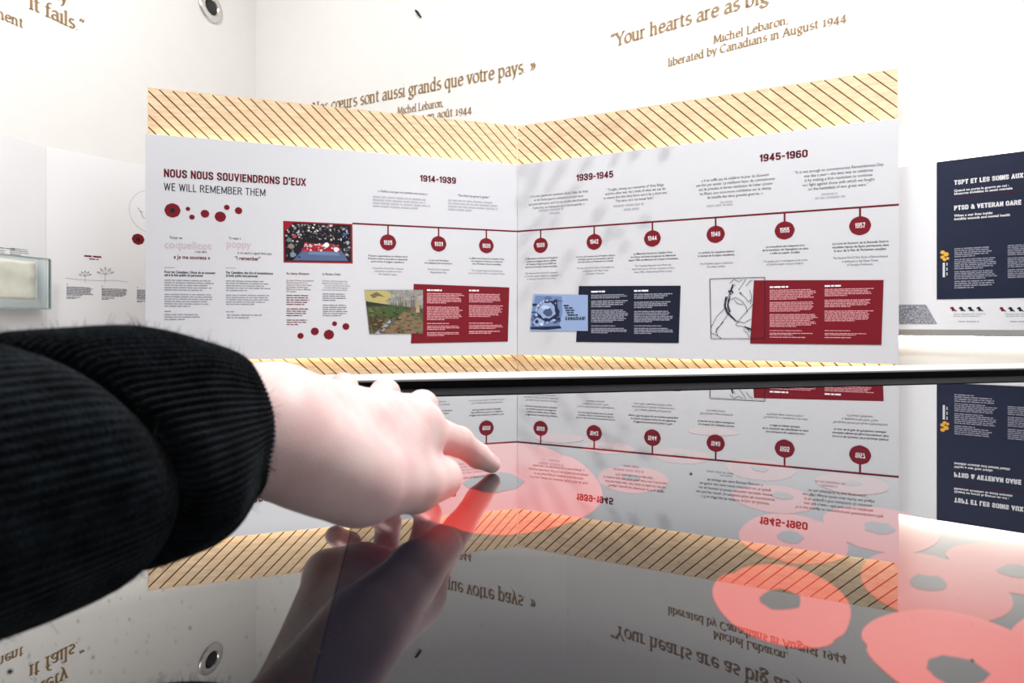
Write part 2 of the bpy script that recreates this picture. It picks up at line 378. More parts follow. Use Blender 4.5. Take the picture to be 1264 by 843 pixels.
# condensed gothic hand for headings and dates: monoline strokes in a box one cap high
def loop(x0, x1, y0, y1, r=.2):
    return arc(x1 - r, y1 - r, r, r, 90, 0, 6) + arc(x1 - r, y0 + r, r, r, 0, -90, 6) + arc(x0 + r, y0 + r, r, r, 270, 180, 6) + arc(x0 + r, y1 - r, r, r, 180, 90, 6) + [(x1 - r, y1)]
W_ = .40
GO = {
    'N': ([[(0, 0), (0, 1), (W_, 0), (W_, 1)]], W_), 'O': ([loop(0, W_, 0, 1)], W_), '0': ([loop(0, W_, 0, 1)], W_), 'U': ([[(0, 1)] + arc(.2, .2, .2, .2, 180, 360, 8) + [(W_, 1)]], W_),
    'S': ([[(W_, .72)] + arc(.2, .8, .2, .2, 0, 180, 8) + [(0, .70), (.1, .57), (.3, .43), (W_, .30)] + arc(.2, .2, .2, .2, 0, -180, 8) + [(0, .28)]], W_),
    'V': ([[(0, 1), (.21, 0), (.42, 1)]], .42), 'I': ([[(0, 0), (0, 1)]], 0), 'E': ([[(.32, 1), (0, 1), (0, 0), (.32, 0)], [(0, .52), (.28, .52)]], .32),
    'D': ([[(0, 0), (0, 1), (.2, 1)] + arc(.2, .8, .2, .2, 90, 0, 6) + arc(.2, .2, .2, .2, 0, -90, 6) + [(0, 0)]], W_), 'R': ([[(0, 0), (0, 1), (.18, 1)] + arc(.18, .76, .22, .24, 90, -90, 8) + [(0, .52)], [(.2, .52), (.42, 0)]], .42),
    'P': ([[(0, 0), (0, 1), (.18, 1)] + arc(.18, .74, .22, .26, 90, -90, 8) + [(0, .48)]], .38), 'B': ([[(0, 0), (0, 1), (.18, 1)] + arc(.18, .77, .2, .23, 90, -90, 8) + [(0, .54), (.18, .54)] + arc(.18, .27, .22, .27, 90, -90, 8) + [(0, 0)]], W_),
    'X': ([[(0, 0), (.42, 1)], [(0, 1), (.42, 0)]], .42), 'W': ([[(0, 1), (.15, 0), (.32, .95), (.49, 0), (.64, 1)]], .64), 'L': ([[(0, 1), (0, 0), (.3, 0)]], .3), 'M': ([[(0, 0), (0, 1), (.27, .1), (.54, 1), (.54, 0)]], .54),
    'T': ([[(0, 1), (.4, 1)], [(.2, 1), (.2, 0)]], .4), 'H': ([[(0, 0), (0, 1)], [(W_, 0), (W_, 1)], [(0, .52), (W_, .52)]], W_), 'C': ([[(W_, .68)] + arc(.2, .8, .2, .2, 0, 180, 8) + arc(.2, .2, .2, .2, 180, 360, 8) + [(W_, .32)]], W_),
    'A': ([[(0, 0), (.22, 1), (.44, 0)], [(.08, .3), (.36, .3)]], .44), '&': ([[(.5, 0), (.1, .72)] + arc(.22, .82, .13, .18, 200, -60, 8) + [(.04, .36)] + arc(.2, .2, .19, .2, 150, 330, 8) + [(.48, .5)]], .5),
    '’': ([[(.03, 1), (0, .76)]], .03), '-': ([[(0, .45), (.18, .45)]], .18), ' ': ([], .06), '!': ([[(0, .35), (0, 1)], [(0, 0), (0, .04)]], 0),
    '1': ([[(0, .80), (.15, 1), (.15, 0)]], .15), '2': ([[(0, .72)] + arc(.19, .8, .19, .2, 180, -30, 8) + [(0, 0), (.38, 0)]], .38), '3': ([[(0, .76)] + arc(.19, .79, .19, .21, 170, -80, 8) + [(.12, .56)], [(.12, .56)] + arc(.19, .27, .2, .29, 90, -180, 9)], .39),
    '4': ([[(.3, 0), (.3, 1), (0, .26), (.42, .26)]], .42), '5': ([[(.36, 1), (.02, 1), (0, .52)] + arc(.19, .35, .2, .26, 140, 0, 7) + arc(.19, .22, .2, .22, 0, -170, 8)], .39), '6': ([loop(0, .39, 0, .58, .19), [(0, .3), (0, .78)] + arc(.195, .8, .195, .2, 180, 10, 8)], .39),
    '7': ([[(0, 1), (.36, 1), (.13, 0)]], .36), '8': ([loop(.02, .37, .53, 1, .17), loop(0, .39, 0, .53, .19)], .39), '9': ([loop(0, .39, .42, 1, .19), [(.39, .7), (.39, .22)] + arc(.195, .2, .195, .2, 0, -170, 8)], .39),
}
def goth(name, P, txt, x0, y0, x1, cap, m, parent, t=.17, k=0.0012, label=None, gap=.13):
    s0, z0 = P.sz(x0, y0); s1, _ = P.sz(x1, y0); hz = cap * P.depth(x0) / F
    total = sum(GO[c][1] + t + gap for c in txt) - gap; kx = (s1 - s0) / total
    V, Fc = [], []; x = t / 2
    for c in txt:
        S, a = GO[c]
        for ln in S:
            pts = [(p[0], t / 2 + p[1] * (1 - t)) for p in ln]
            for p, q in zip(pts, pts[1:]):
                dx, dy = q[0] - p[0], q[1] - p[1]; L = math.hypot(dx, dy)
                if L < 1e-6: continue
                e = t * (.45 if L > .09 else .12); ux, uy = dx / L, dy / L; nx, ny = -uy * t / 2, ux * t / 2; i = len(V)
                for u, v in ((p[0] - ux * e - nx, p[1] - uy * e - ny), (q[0] + ux * e - nx, q[1] + uy * e - ny), (q[0] + ux * e + nx, q[1] + uy * e + ny), (p[0] - ux * e + nx, p[1] - uy * e + ny)):
                    V.append(P.pt(s0 + (x + u) * kx, z0 + v * hz, k))
                Fc.append([i, i + 1, i + 2, i + 3])
        x += a + t + gap
    return build(name, V, Fc, m, parent, label=label)

# ------------------------------------------------------------------ planes of the place
ZC = 4.2
CORNX = (638.5 - CX) / F * ZC
PL = Plane(CORNX, ZC, 16.7)                  # left board front (s negative to the left)
PL.d = (math.cos(math.radians(16.7)), math.sin(math.radians(16.7))); PL.n = (math.sin(math.radians(16.7)), -math.cos(math.radians(16.7)))
PR = Plane(CORNX, ZC, -23.7)                 # right board front
Y7 = 4.65; X7 = (700 - CX) / F * Y7
W1 = Plane(X7, Y7, -24.0)                    # back wall, left stretch
W2 = Plane(X7, Y7, -34.0)                    # back wall, right stretch
YK = W1.depth(316); XK = (316 - CX) / F * YK
WL = Plane(XK, YK, 71.0)                     # left wall, from the corner towards the camera (s negative)
CEIL = 5.4

# ------------------------------------------------------------------ room
def structure(o): o['kind'] = 'structure'; return o
sK = W1.sz(316, 398)[0]
structure(slab('wall_back', W1, sK - 0.02, 0.0, 0, CEIL, -0.12, 0, M['wall']))
structure(slab('wall_right', W2, 0.0, 6.0, 0, CEIL, -0.12, 0, M['wall']))
structure(slab('wall_left', WL, -6.5, 0.0, 0, CEIL, -0.12, 0, M['wall']))
V, Fc = [], []; box(V, Fc, -6.5, 6.5, -2.5, 8.0, -0.1, 0.0)
structure(build('floor', V, Fc, M['floor']))
V, Fc = [], []; box(V, Fc, -6.5, 6.5, -2.5, 8.0, CEIL, CEIL + 0.1)
structure(build('ceiling', V, Fc, M['wall']))

# ------------------------------------------------------------------ panels with slatted wood behind
def slats(P, s0, s1, z0, z1, parent):
    """diagonal boards falling to the right, with dark gaps, on a thin dark backing"""
    V, Fc = [], []
    pitch, gap = 0.0535 * math.sqrt(2), 0.0075 * math.sqrt(2)
    def clip(poly, ax, lim, keep_less):
        out = []
        for i in range(len(poly)):
            a, b = poly[i], poly[(i + 1) % len(poly)]
            ia = (a[ax] <= lim) if keep_less else (a[ax] >= lim); ib = (b[ax] <= lim) if keep_less else (b[ax] >= lim)
            if ia: out.append(a)
            if ia != ib:
                t = (lim - a[ax]) / (b[ax] - a[ax]); out.append(tuple(a[j] + t * (b[j] - a[j]) for j in (0, 1)))
        return out
    c = s0 + z0 - pitch
    while c < s1 + z1 + pitch:                       # lines s + z = c fall to the right
        a, b = c, c + pitch - gap
        poly = [(a - z0 + 9, z0 - 9), (b - z0 + 9, z0 - 9), (b - z1 - 9, z1 + 9), (a - z1 - 9, z1 + 9)]
        for ax, lim, kl in ((0, s0, False), (0, s1, True), (1, z0, False), (1, z1, True)):
            if poly: poly = clip(poly, ax, lim, kl)
        if len(poly) >= 3: prism(P, poly, -0.018, 0.0, V, Fc)
        c += pitch
    o = build('wood_slats', V, Fc, M['wood'], parent)
    slab('slat_backing', P, s0, s1, z0, z1, -0.03, -0.0175, M['groove'], parent)
    return o

def panel(root, P, s0, s1, zt, zb, ws0, ws1, wzt, off=0.06):
    slab('board', P, s0, s1, zb, zt, -0.022, 0.0, M['board'], root, bevel=0.0015)
    Wd = P.off(-off)
    slats(Wd, ws0, ws1, 0.0, wzt, root)
    slab('standoff', P, s0 + 0.2, s1 - 0.2, zb + 0.3, zt - 0.3, -off, -0.022, M['trim'], root)
    for z in (zt - 0.035, zb + 0.02):
        slab('light_strip', P, s0 + 0.03, s1 - 0.03, z, z + 0.012, -0.034, -0.022, M['led'], root)

zt = PL.sz(638.5, 203)[1]; zb = PL.sz(638.5, 438)[1]
sl = PL.sz(179.5, 300)[0]; sr = PR.sz(1109.5, 300)[0]
WPL, WPR = PL.off(-0.06), PR.off(-0.06)
wl = WPL.sz(182, 300)[0]; wr = WPR.sz(1108.2, 300)[0]
wlc, wrc = WPL.sz(638.3, 300)[0], WPR.sz(638.6, 300)[0]
wzt = WPR.sz(638.5, 155.5)[1]

base = PL.pt(sl / 2, 0)
left = empty('timeline_display', base, 'white timeline panel left of the fold, headed by a maroon and grey title', 'exhibit panel', 'timeline panels')
panel(left, PL, sl, -0.001, zt, zb, wl, wlc, wzt)
base = PR.pt(sr / 2, 0)
right = empty('timeline_display', base, 'white timeline panel right of the fold, with navy and red text cards', 'exhibit panel', 'timeline panels')
panel(right, PR, 0.001, sr, zt, zb, wrc, wr, wzt)

def poppy_print(P, x, y, r, parent, k=0.0012):
    V, Fc = [], []; disc(P, x, y, r, k, V, Fc, 0.02)
    o = build('poppy_print', V, Fc, M['red'], parent)
    V, Fc = [], []; disc(P, x, y, r * 0.34, k + 0.0004, V, Fc, 0.06, 24)
    build('poppy_centre', V, Fc, M['black'] if r > 0.035 else M['maroon'], o); return o

for x, y, rv in ((213, 259.7, 8.7), (232, 257.8, 2.5), (237, 268, 3.1), (253, 263.8, 4.8), (272, 267.5, 6.3), (280, 256, 3.2), (294.5, 260, 4.2),
                 (371, 414.5, 3.6), (388.6, 409, 4.7), (406, 413, 6.0), (413, 399.5, 2.9), (427, 403, 4.1)):
    poppy_print(PL, x, y, rv * PL.depth(x) / F, left)

goth('title_lettering', PL, 'NOUS NOUS SOUVIENDRONS D’EUX', 202.4, 218.4, 377.6, 10.2, M['maroon'], left, t=.18, gap=.09, label='maroon capitals reading NOUS NOUS SOUVIENDRONS D’EUX')
goth('subtitle_lettering', PL, 'WE WILL REMEMBER THEM', 202.4, 234.9, 327.6, 9.4, M['black'], left, t=.10, gap=.12, label='thin dark capitals reading WE WILL REMEMBER THEM')
goth('period_heading', PL, '1914-1939', 518.4, 223.9, 562.8, 8.1, M['maroon'], left, t=.19, gap=.08, label='maroon heading 1914-1939')
goth('period_heading', PR, '1939-1945', 711.6, 223.8, 757, 8.3, M['maroon'], right, t=.19, gap=.08, label='maroon heading 1939-1945')
goth('period_heading', PR, '1945-1960', 937.6, 200, 997, 9.2, M['maroon'], right, t=.19, gap=.08, label='maroon heading 1945-1960')

# timeline and date markers
ztl = PR.sz(638.5, 285.6)[1]
def timeline(P, s0, s1, marks, parent):
    V, Fc = [], []; h = 0.0055
    prism(P, [(s0, ztl - h), (s1, ztl - h), (s1, ztl + h), (s0, ztl + h)], 0, 0.0010, V, Fc)
    for x, y, _ in marks:
        s, z = P.sz(x, y); prism(P, [(s - .005, z), (s + .005, z), (s + .005, ztl), (s - .005, ztl)], 0, 0.0011, V, Fc)
    build('timeline_rule', V, Fc, M['maroon'], parent, label='maroon timeline rule with ticks')
    for x, y, yr in marks:
        V, Fc = [], []; disc(P, x, y, 0.055, 0.0016, V, Fc, 0.012)
        o = build('date_marker', V, Fc, M['red'], parent, label='round red marker for ' + yr)
        d = P.depth(x); wpx = 0.054 * F / d * (12.0 / 11.0); cap = 0.031 * F / d
        goth('year_lettering', P, yr, x - wpx / 2, y + cap * 0.5, x + wpx / 2, cap, M['white'], o, t=.18, gap=.08, k=0.0024)
timeline(PL, PL.sz(435, 276)[0], -0.001, ((479.0, 299.2, '1925'), (541.4, 301.0, '1931'), (600.3, 303.2, '1936')), left)
timeline(PR, 0.001, sr, ((667.4, 302.8, '1939'), (733.5, 298.5, '1942'), (805.3, 294.3, '1944'), (883.4, 289.2, '1948'), (968.5, 284.4, '1955'), (1061.6, 278.6, '1957')), right)

# quotations under the headings
Q = 'quotation'
para(Q, PL, ['« Veille à ce que ma tombe soit verte »'], 497.5, 239, 4.6, 61, M['black'], left)
greek('attribution', PL, [(460, 534, 241.2, 256.5, 4)], M['pale'], left, seed=3)
para(Q, PL, ['“See that my grave is green”'], 585, 243.6, 4.6, 40, M['black'], left)
greek('attribution', PL, [(553, 616, 245.6, 260.6, 4)], M['pale'], left, seed=4)
para(Q, PR, ['« Ce soir, parmi nos souvenirs de la Crête de Vimy', 'et de l’autre guerre, pensons à ce que nous', 'pouvons faire pour qu’il n’y en ait pas une troisième.', 'Cette fois, ne manquons pas à notre parole. »'], 689, 240.8, 4.95, 73.5, M['black'], right, bold=-.2)
greek('attribution', PR, [(665, 711, 258.5, 263.0, 1), (678, 700, 262, 266, 1)], M['pale'], right, seed=5)
para(Q, PR, ['“Tonight, among our memories of Vimy Ridge', 'and the other war, let’s think of what we can do', 'to ensure that this time there won’t be a third one.', 'This time, let’s not break faith.”'], 783.5, 232.6, 5.0, 79, M['black'], right, bold=-.2)
greek('attribution', PR, [(757, 811, 253, 257.5, 1), (770, 798, 257.2, 261.4, 1)], M['pale'], right, seed=6)
para(Q, PR, ['« Il ne suffit pas de célébrer le Jour du Souvenir', 'une fois par année. La meilleure façon de commémorer', 'est de prendre la ferme résolution de lutter contre', 'les fléaux que nous avons combattus sur le champ', 'de bataille des deux grandes guerres. »'], 906.7, 221, 5.45, 98, M['black'], right, bold=-.2)
greek('attribution', PR, [(889, 921, 248.5, 252, 1), (872, 942, 253, 257, 1)], M['pale'], right, seed=7)
para(Q, PR, ['“It is not enough to commemorate Remembrance Day', 'one day a year—the best way to celebrate', 'is by making a firm resolution to continue', 'our fight against those evils which we fought', 'on the battlefield of two great wars.”'], 1034, 209.6, 5.65, 110, M['black'], right, bold=-.2)
greek('attribution', PR, [(1014, 1051, 238.5, 242.5, 1), (1006, 1060, 243.5, 247.5, 1)], M['pale'], right, seed=8)

# captions under the dates
CAPS = [
    (PL, left, 479, 317.2, 3.5, 49, ['Plusieurs organisations de vétérans de la', 'Première Guerre mondiale se réunissent', 'pour former la Légion canadienne.'], 332.4, 3.55, 38, ['Several First World War Veterans', 'organizations combine to form', 'the Canadian Legion.']),
    (PL, left, 541.5, 322.4, 3.4, 34.5, ['Le jour de l’Armistice', 'est rebaptisé jour du Souvenir.'], 333.6, 3.7, 27, ['Armistice Day is renamed', 'Remembrance Day.']),
    (PL, left, 601, 320.2, 3.35, 43, ['Le Mémorial national du Canada à Vimy', 'est inauguré en France, en mémoire', 'de la Première Guerre mondiale.'], 335.2, 3.3, 45, ['The Canadian National Vimy Memorial', 'to the First World War is unveiled in France.']),
    (PR, right, 668, 319.6, 3.5, 40, ['Le Monument commémoratif de guerre', 'national est inauguré dans la capitale', 'du Canada à Ottawa. Il est dédié aux', 'morts de la Première Guerre mondiale.'], 337.9, 3.5, 42, ['The National War Memorial is unveiled', 'in Canada’s capital, Ottawa. It is dedicated', 'to the dead of the First World War.']),
    (PR, right, 735, 317, 3.3, 48, ['Le Livre du Souvenir de la Première Guerre', 'mondiale repose en permanence dans la', 'tour de la Paix du Parlement du Canada.'], 331.4, 3.6, 46, ['The First World War Book of Remembrance', 'is dedicated in the Peace Tower', 'of Canada’s Parliament.']),
    (PR, right, 806, 313.4, 3.9, 62, ['Le Mémorial national du Canada à Vimy,', 'en France, territoire occupé par les Allemands', 'depuis 1940, est libéré par les troupes britanniques.'], 328.6, 3.8, 53, ['The Canadian National Vimy Memorial,', 'which had been in German occupied territory', 'since 1940, is liberated by British troops.']),
    (PR, right, 884, 312.2, 4.0, 46, ['Le symbole du coquelicot devient', 'la marque de la Légion canadienne.'], 326, 3.9, 41, ['The Canadian Legion trademarks', 'the poppy symbol.']),
    (PR, right, 969, 304.8, 4.1, 57, ['Le coquelicot est redessiné lors', 'de la transition de l’épinglette en tissu', 'à celle en papier durable.'], 322.8, 3.9, 55, ['The poppy pin is redesigned to be made', 'of durable paper instead of fabric.']),
    (PR, right, 1061.5, 300.6, 4.5, 70, ['Le Livre du Souvenir de la Seconde Guerre', 'mondiale repose de façon permanente dans', 'la tour de la Paix du Parlement canadien.'], 318.7, 4.5, 68, ['The Second World War Book of Remembrance', 'is dedicated in the Peace Tower', 'of Canada’s Parliament.'])]
for P, par, xc, y, pit, wd, fr, ye, pe, we, en in CAPS:
    para('caption', P, fr, xc, y, pit, wd, M['black'], par, bold=.3)
    para('caption', P, en, xc, ye, pe, we, M['grey'], par)

# left columns of the left panel
def col(P, par):
    para('introduction', P, ['Porter un'], 209.6, 294.7, 5.2, 15.5, M['black'], par, align='L')
    letter('outlined_word', P, 'coquelicot', 202.6, 306.0, 261, 9.0, M['pink'], par, bold=1, label='pale pink word coquelicot')
    para('introduction', P, ['c’est dire'], 240.4, 312, 5.2, 15, M['black'], par, align='L')
    letter('slogan', P, '« Je me souviens »', 214.3, 319.2, 259.4, 4.6, M['maroon'], par, bold=1, label='maroon words « Je me souviens »')
    para('introduction', P, ['To wear a'], 282.3, 295.4, 5.2, 15, M['black'], par, align='L')
    letter('outlined_word', P, 'poppy', 279.2, 305.2, 309.8, 9.0, M['pink'], par, bold=1, label='pale pink word poppy')
    para('introduction', P, ['is to send a signal that says'], 293, 313.4, 5.2, 42.5, M['black'], par, align='L')
    letter('slogan', P, '“I remember”', 289.8, 320.8, 321.7, 4.6, M['maroon'], par, bold=1, label='maroon words I remember')
    para('lead_text', P, ['Pour les Canadiens, l’Acte de se souvenir', 'est à la fois public et personnel'], 203, 336.9, 3.75, 63, M['black'], par, bold=1.2, align='L', capf=.8)
    para('lead_text', P, ['For Canadians, the Act of remembrance', 'is both public and personal'], 279, 337.6, 3.75, 58, M['black'], par, bold=1.2, align='L', capf=.8)
    greek('body_text', P, [(203, 224, 329.4, 331, 1), (203, 266, 344.5, 359.5, 5), (203, 264, 362, 379.5, 6), (203, 220, 383, 386, 1), (203, 250, 387, 396, 3)], M['body'], par, seed=11, fill=.4)
    greek('body_text', P, [(279, 300, 330, 331.6, 1), (279, 334, 345.5, 360, 5), (279, 336, 363, 377, 5), (279, 292, 383.5, 386.5, 1), (280, 328, 387.5, 394, 2)], M['body'], par, seed=12, fill=.4)
    fr = ['Au champ d’honneur, les coquelicots', 'Sont parsemés de lot en lot', 'Auprès des croix; et dans l’espace', 'Les alouettes devenues lasses', 'Mêlent leurs chants au sifflement', 'Des obusiers.']
    en = ['In Flanders fields the poppies blow', 'Between the crosses, row on row,', 'That mark our place; and in the sky', 'The larks, still bravely singing, fly', 'Scarce heard amid the guns below.']
    para('poem_title', P, ['Au champ d’honneur'], 353.4, 338.6, 4.4, 28.5, M['maroon'], par, bold=.8, align='L')
    para('poem_text', P, fr, 353.4, 346.8, 2.75, 34, M['maroon'], par, align='L', capf=.7)
    greek('poem_text', P, [(353.5, 384, 363.4, 377.2, 5), (353.6, 381.5, 380, 391, 4), (353.7, 380, 393.8, 402.2, 3)], M['maroon'], par, seed=13, fill=.36)
    para('poem_title', P, ['In Flanders Fields'], 398, 339.4, 4.2, 22.5, M['black'], par, bold=.3, align='L')
    para('poem_text', P, en, 397.8, 347.6, 2.75, 32, M['grey'], par, align='L', capf=.7, indents=[0, 0, .08, .08, 0])
    greek('poem_text', P, [(398, 430, 361.6, 372, 4), (398.5, 431, 375.5, 391, 6)], M['grey'], par, seed=14, fill=.36)
col(PL, left)

# printed pictures and cards
def quadpx(c, u, v):
    """bilinear point inside a four-cornered outline: top left, top right, bottom right, bottom left"""
    a = [c[0][i] + (c[1][i] - c[0][i]) * u for i in (0, 1)]; b = [c[3][i] + (c[2][i] - c[3][i]) * u for i in (0, 1)]
    return (a[0] + (b[0] - a[0]) * v, a[1] + (b[1] - a[1]) * v)
def blob(c, u, v, ru, rv, col, r, n=9, jag=0.25):
    return ([quadpx(c, min(1, max(0, u + ru * (1 + r.uniform(-jag, jag)) * math.cos(2 * math.pi * i / n))), min(1, max(0, v + rv * (1 + r.uniform(-jag, jag)) * math.sin(2 * math.pi * i / n)))) for i in range(n)], col)
def inq(c, pts, col): return ([quadpx(c, u, v) for u, v in pts], col)

def crowd_photo():
    c = [(349.5, 272.6), (435, 276.6), (435.4, 325.2), (350, 324)]; r = random.Random(5); L = [(c, (140, 24, 38))]
    i = [quadpx(c, .02, .03), quadpx(c, .975, .03), quadpx(c, .975, .96), quadpx(c, .02, .96)]
    L.append((i, (26, 27, 34)))
    L.append(inq(i, [(0, 0), (.13, 0), (.06, .16), (0, .22)], (140, 24, 38)))
    L.append(inq(i, [(.12, .98), (.30, .66), (.86, .70), (.96, .98)], (82, 98, 132)))
    L.append(inq(i, [(.36, .74), (.80, .74), (.84, .84), (.36, .82)], (106, 124, 160)))
    L.append(inq(i, [(.24, .72), (.33, .52), (.74, .52), (.86, .66), (.82, .74)], (150, 36, 52)))
    pal = [(196, 190, 188), (150, 148, 152), (92, 98, 112), (60, 66, 84), (214, 206, 200), (128, 96, 92), (40, 40, 46), (170, 152, 140), (112, 116, 124)]
    for _ in range(230):
        v = r.uniform(.02, .42) if r.random() < .8 else r.uniform(.3, .9); u = r.uniform(.02, .98) if v < .42 else r.choice((r.uniform(.02, .22), r.uniform(.9, .98)))
        if u < .12 and v < .18: continue
        L.append(blob(i, u, v, r.uniform(.008, .02), r.uniform(.014, .035), r.choice(pal), r))
    for _ in range(60):
        L.append(blob(i, r.uniform(.06, .95), r.uniform(.14, .50), r.uniform(.012, .03), r.uniform(.03, .07), (24, 25, 32), r))
    for _ in range(70):
        L.append(blob(i, r.uniform(.3, .82), r.uniform(.53, .73), r.uniform(.008, .025), r.uniform(.012, .03), r.choice([(206, 60, 74), (176, 40, 56), (214, 190, 196), (120, 96, 130), (226, 214, 216), (130, 26, 44)]), r))
    for u, v, a, col in ((.63, .56, .045, (232, 228, 230)), (.78, .68, .04, (226, 216, 218)), (.91, .26, .03, (52, 92, 160)), (.15, .36, .035, (170, 60, 80)), (.10, .62, .05, (132, 120, 116)), (.12, .84, .05, (116, 134, 150)), (.95, .48, .03, (150, 160, 176)), (.07, .46, .035, (96, 116, 112))):
        L.append(blob(i, u, v, a, a * 1.6, col, r))
    polyprint('photo_print', PL, L, left, dk=0.00001, label='printed photo of a crowd around a flower-covered tomb')
crowd_photo()

def painting():
    c = [(450, 357.8), (522, 357.8), (522, 411.6), (456, 412)]; r = random.Random(8); L = [(c, (92, 88, 66))]
    L.append(inq(c, [(0, 0), (1, 0), (1, .42), (.5, .36), (.3, .34), (0, .26)], (140, 140, 138)))
    L.append(inq(c, [(0, .02), (.36, .02), (.5, .12), (.46, .3), (.28, .34), (0, .24)], (176, 164, 108)))
    L.append(inq(c, [(.08, .12), (.2, .05), (.34, .16), (.22, .14), (.14, .2)], (110, 100, 72)))
    L.append(inq(c, [(0, .26), (.3, .32), (.5, .36), (.3, .44), (0, .4)], (52, 50, 44)))
    L.append(inq(c, [(0, .38), (.5, .36), (.95, .42), (.7, .5), (.35, .66), (.05, .72)], (66, 88, 48)))
    L.append(inq(c, [(.68, .46), (.86, .48), (1, .75), (1, 1), (.2, 1), (.5, .72)], (126, 104, 82)))
    L.append(inq(c, [(.10, 1), (.40, .68), (.44, .70), (.22, 1)], (150, 158, 170)))
    L.append(inq(c, [(.02, .62), (.35, .6), (.22, .86), (.08, .96)], (72, 58, 44)))
    for _ in range(170):
        u, v = r.uniform(.02, .98), r.uniform(.38, .98)
        col = r.choice([(58, 80, 44), (84, 92, 56), (112, 94, 70), (96, 76, 60), (46, 48, 40), (140, 122, 96), (74, 62, 48)] if u < .78 or v < .55 else [(38, 92, 58), (54, 110, 70), (88, 96, 70)])
        L.append(blob(c, u, v, r.uniform(.01, .05), r.uniform(.008, .022), col, r, 7))
    for _ in range(60):
        L.append(blob(c, r.uniform(.4, .98), r.uniform(.03, .3), r.uniform(.02, .06), r.uniform(.015, .05), r.choice([(150, 150, 150), (128, 128, 130), (164, 160, 150), (142, 140, 128)]), r, 8))
    for u, t, b_ in ((.44, .26, .36), (.48, .22, .37), (.52, .24, .37), (.58, .14, .38), (.61, .10, .38), (.64, .2, .38), (.70, .24, .4)):
        L.append(inq(c, [(u - .012, b_), (u, t), (u + .012, b_)], (92, 92, 70)))
    for u, t in ((.80, .08), (.84, .02), (.89, .12), (.92, .2)):
        L.append(inq(c, [(u - .02, .52), (u, t), (u + .022, .52)], r.choice([(196, 184, 160), (170, 152, 126), (112, 96, 80)])))
    polyprint('painting_print', PL, L, left, k=0.0048, dk=0.00001, label='printed painting of a muddy track through fields')

def card(P, par, corners, m, tm, cols, seed, title=M['white'], label=None):
    V, Fc = [], []; prism(P, [P.sz(x, y) for x, y in corners[::-1]], 0.0, 0.0030, V, Fc)
    o = build('text_card', V, Fc, m, par, label=label)
    for j, (x0, x1, ty, blocks) in enumerate(cols):
        greek('card_title', P, [(x0, x0 + (x1 - x0) * .62, ty - 1.6, ty + 1.2, 1)], title, o, k=0.0042, seed=seed + j, fill=.7)
        greek('card_text', P, [(x0, x1, a, b, n) for a, b, n in blocks], tm, o, k=0.0042, seed=seed + 5 + j, fill=.56)
    return o
card(PL, left, [(510.7, 350.4), (628.6, 354.8), (626.7, 421.5), (507.2, 423.8)], M['red'], M['blush'],
     [(527, 573, 359, [(361.6, 375, 7), (378.3, 395.7, 9), (398.6, 400.6, 1), (402, 408, 3), (410, 415.4, 3)]),
      (578.8, 621.5, 359.4, [(362.4, 373.8, 6), (376.7, 391.7, 8), (398.2, 400.2, 1), (401, 406.5, 3), (408.3, 412.8, 2)])], 30, label='red text card with pale body copy')
painting()
card(PR, right, [(714.7, 353.1), (840.2, 352.6), (837.8, 423.4), (711.2, 422)], M['navy'], M['mist'],
     [(729.9, 776, 361, [(363.7, 369.2, 3), (371.1, 380, 4), (382.5, 398.6, 8), (401.6, 403.4, 1), (404.6, 411.8, 4)]),
      (782.9, 831.3, 360, [(362.7, 369.6, 3), (372.4, 381, 4), (383.8, 398.4, 7), (401.6, 403.4, 1), (404.6, 412.6, 4)])], 40, label='navy text card with pale body copy')
card(PR, right, [(930.8, 346), (1090.6, 345.6), (1087.9, 425.6), (925.9, 424)], M['red'], M['blush'],
     [(950, 1009.5, 355.4, [(357.8, 370.6, 7), (372.8, 385.2, 7), (387.8, 404, 9), (407.5, 409.2, 1), (410.6, 414.2, 2), (415.4, 417.4, 1)]),
      (1017.8, 1078.6, 354, [(356.6, 366.4, 5), (370, 379.8, 5), (383.4, 397.2, 7), (407.5, 409.2, 1), (411, 414.4, 2), (415.8, 417.8, 1)])], 50, label='red text card beside a line drawing')

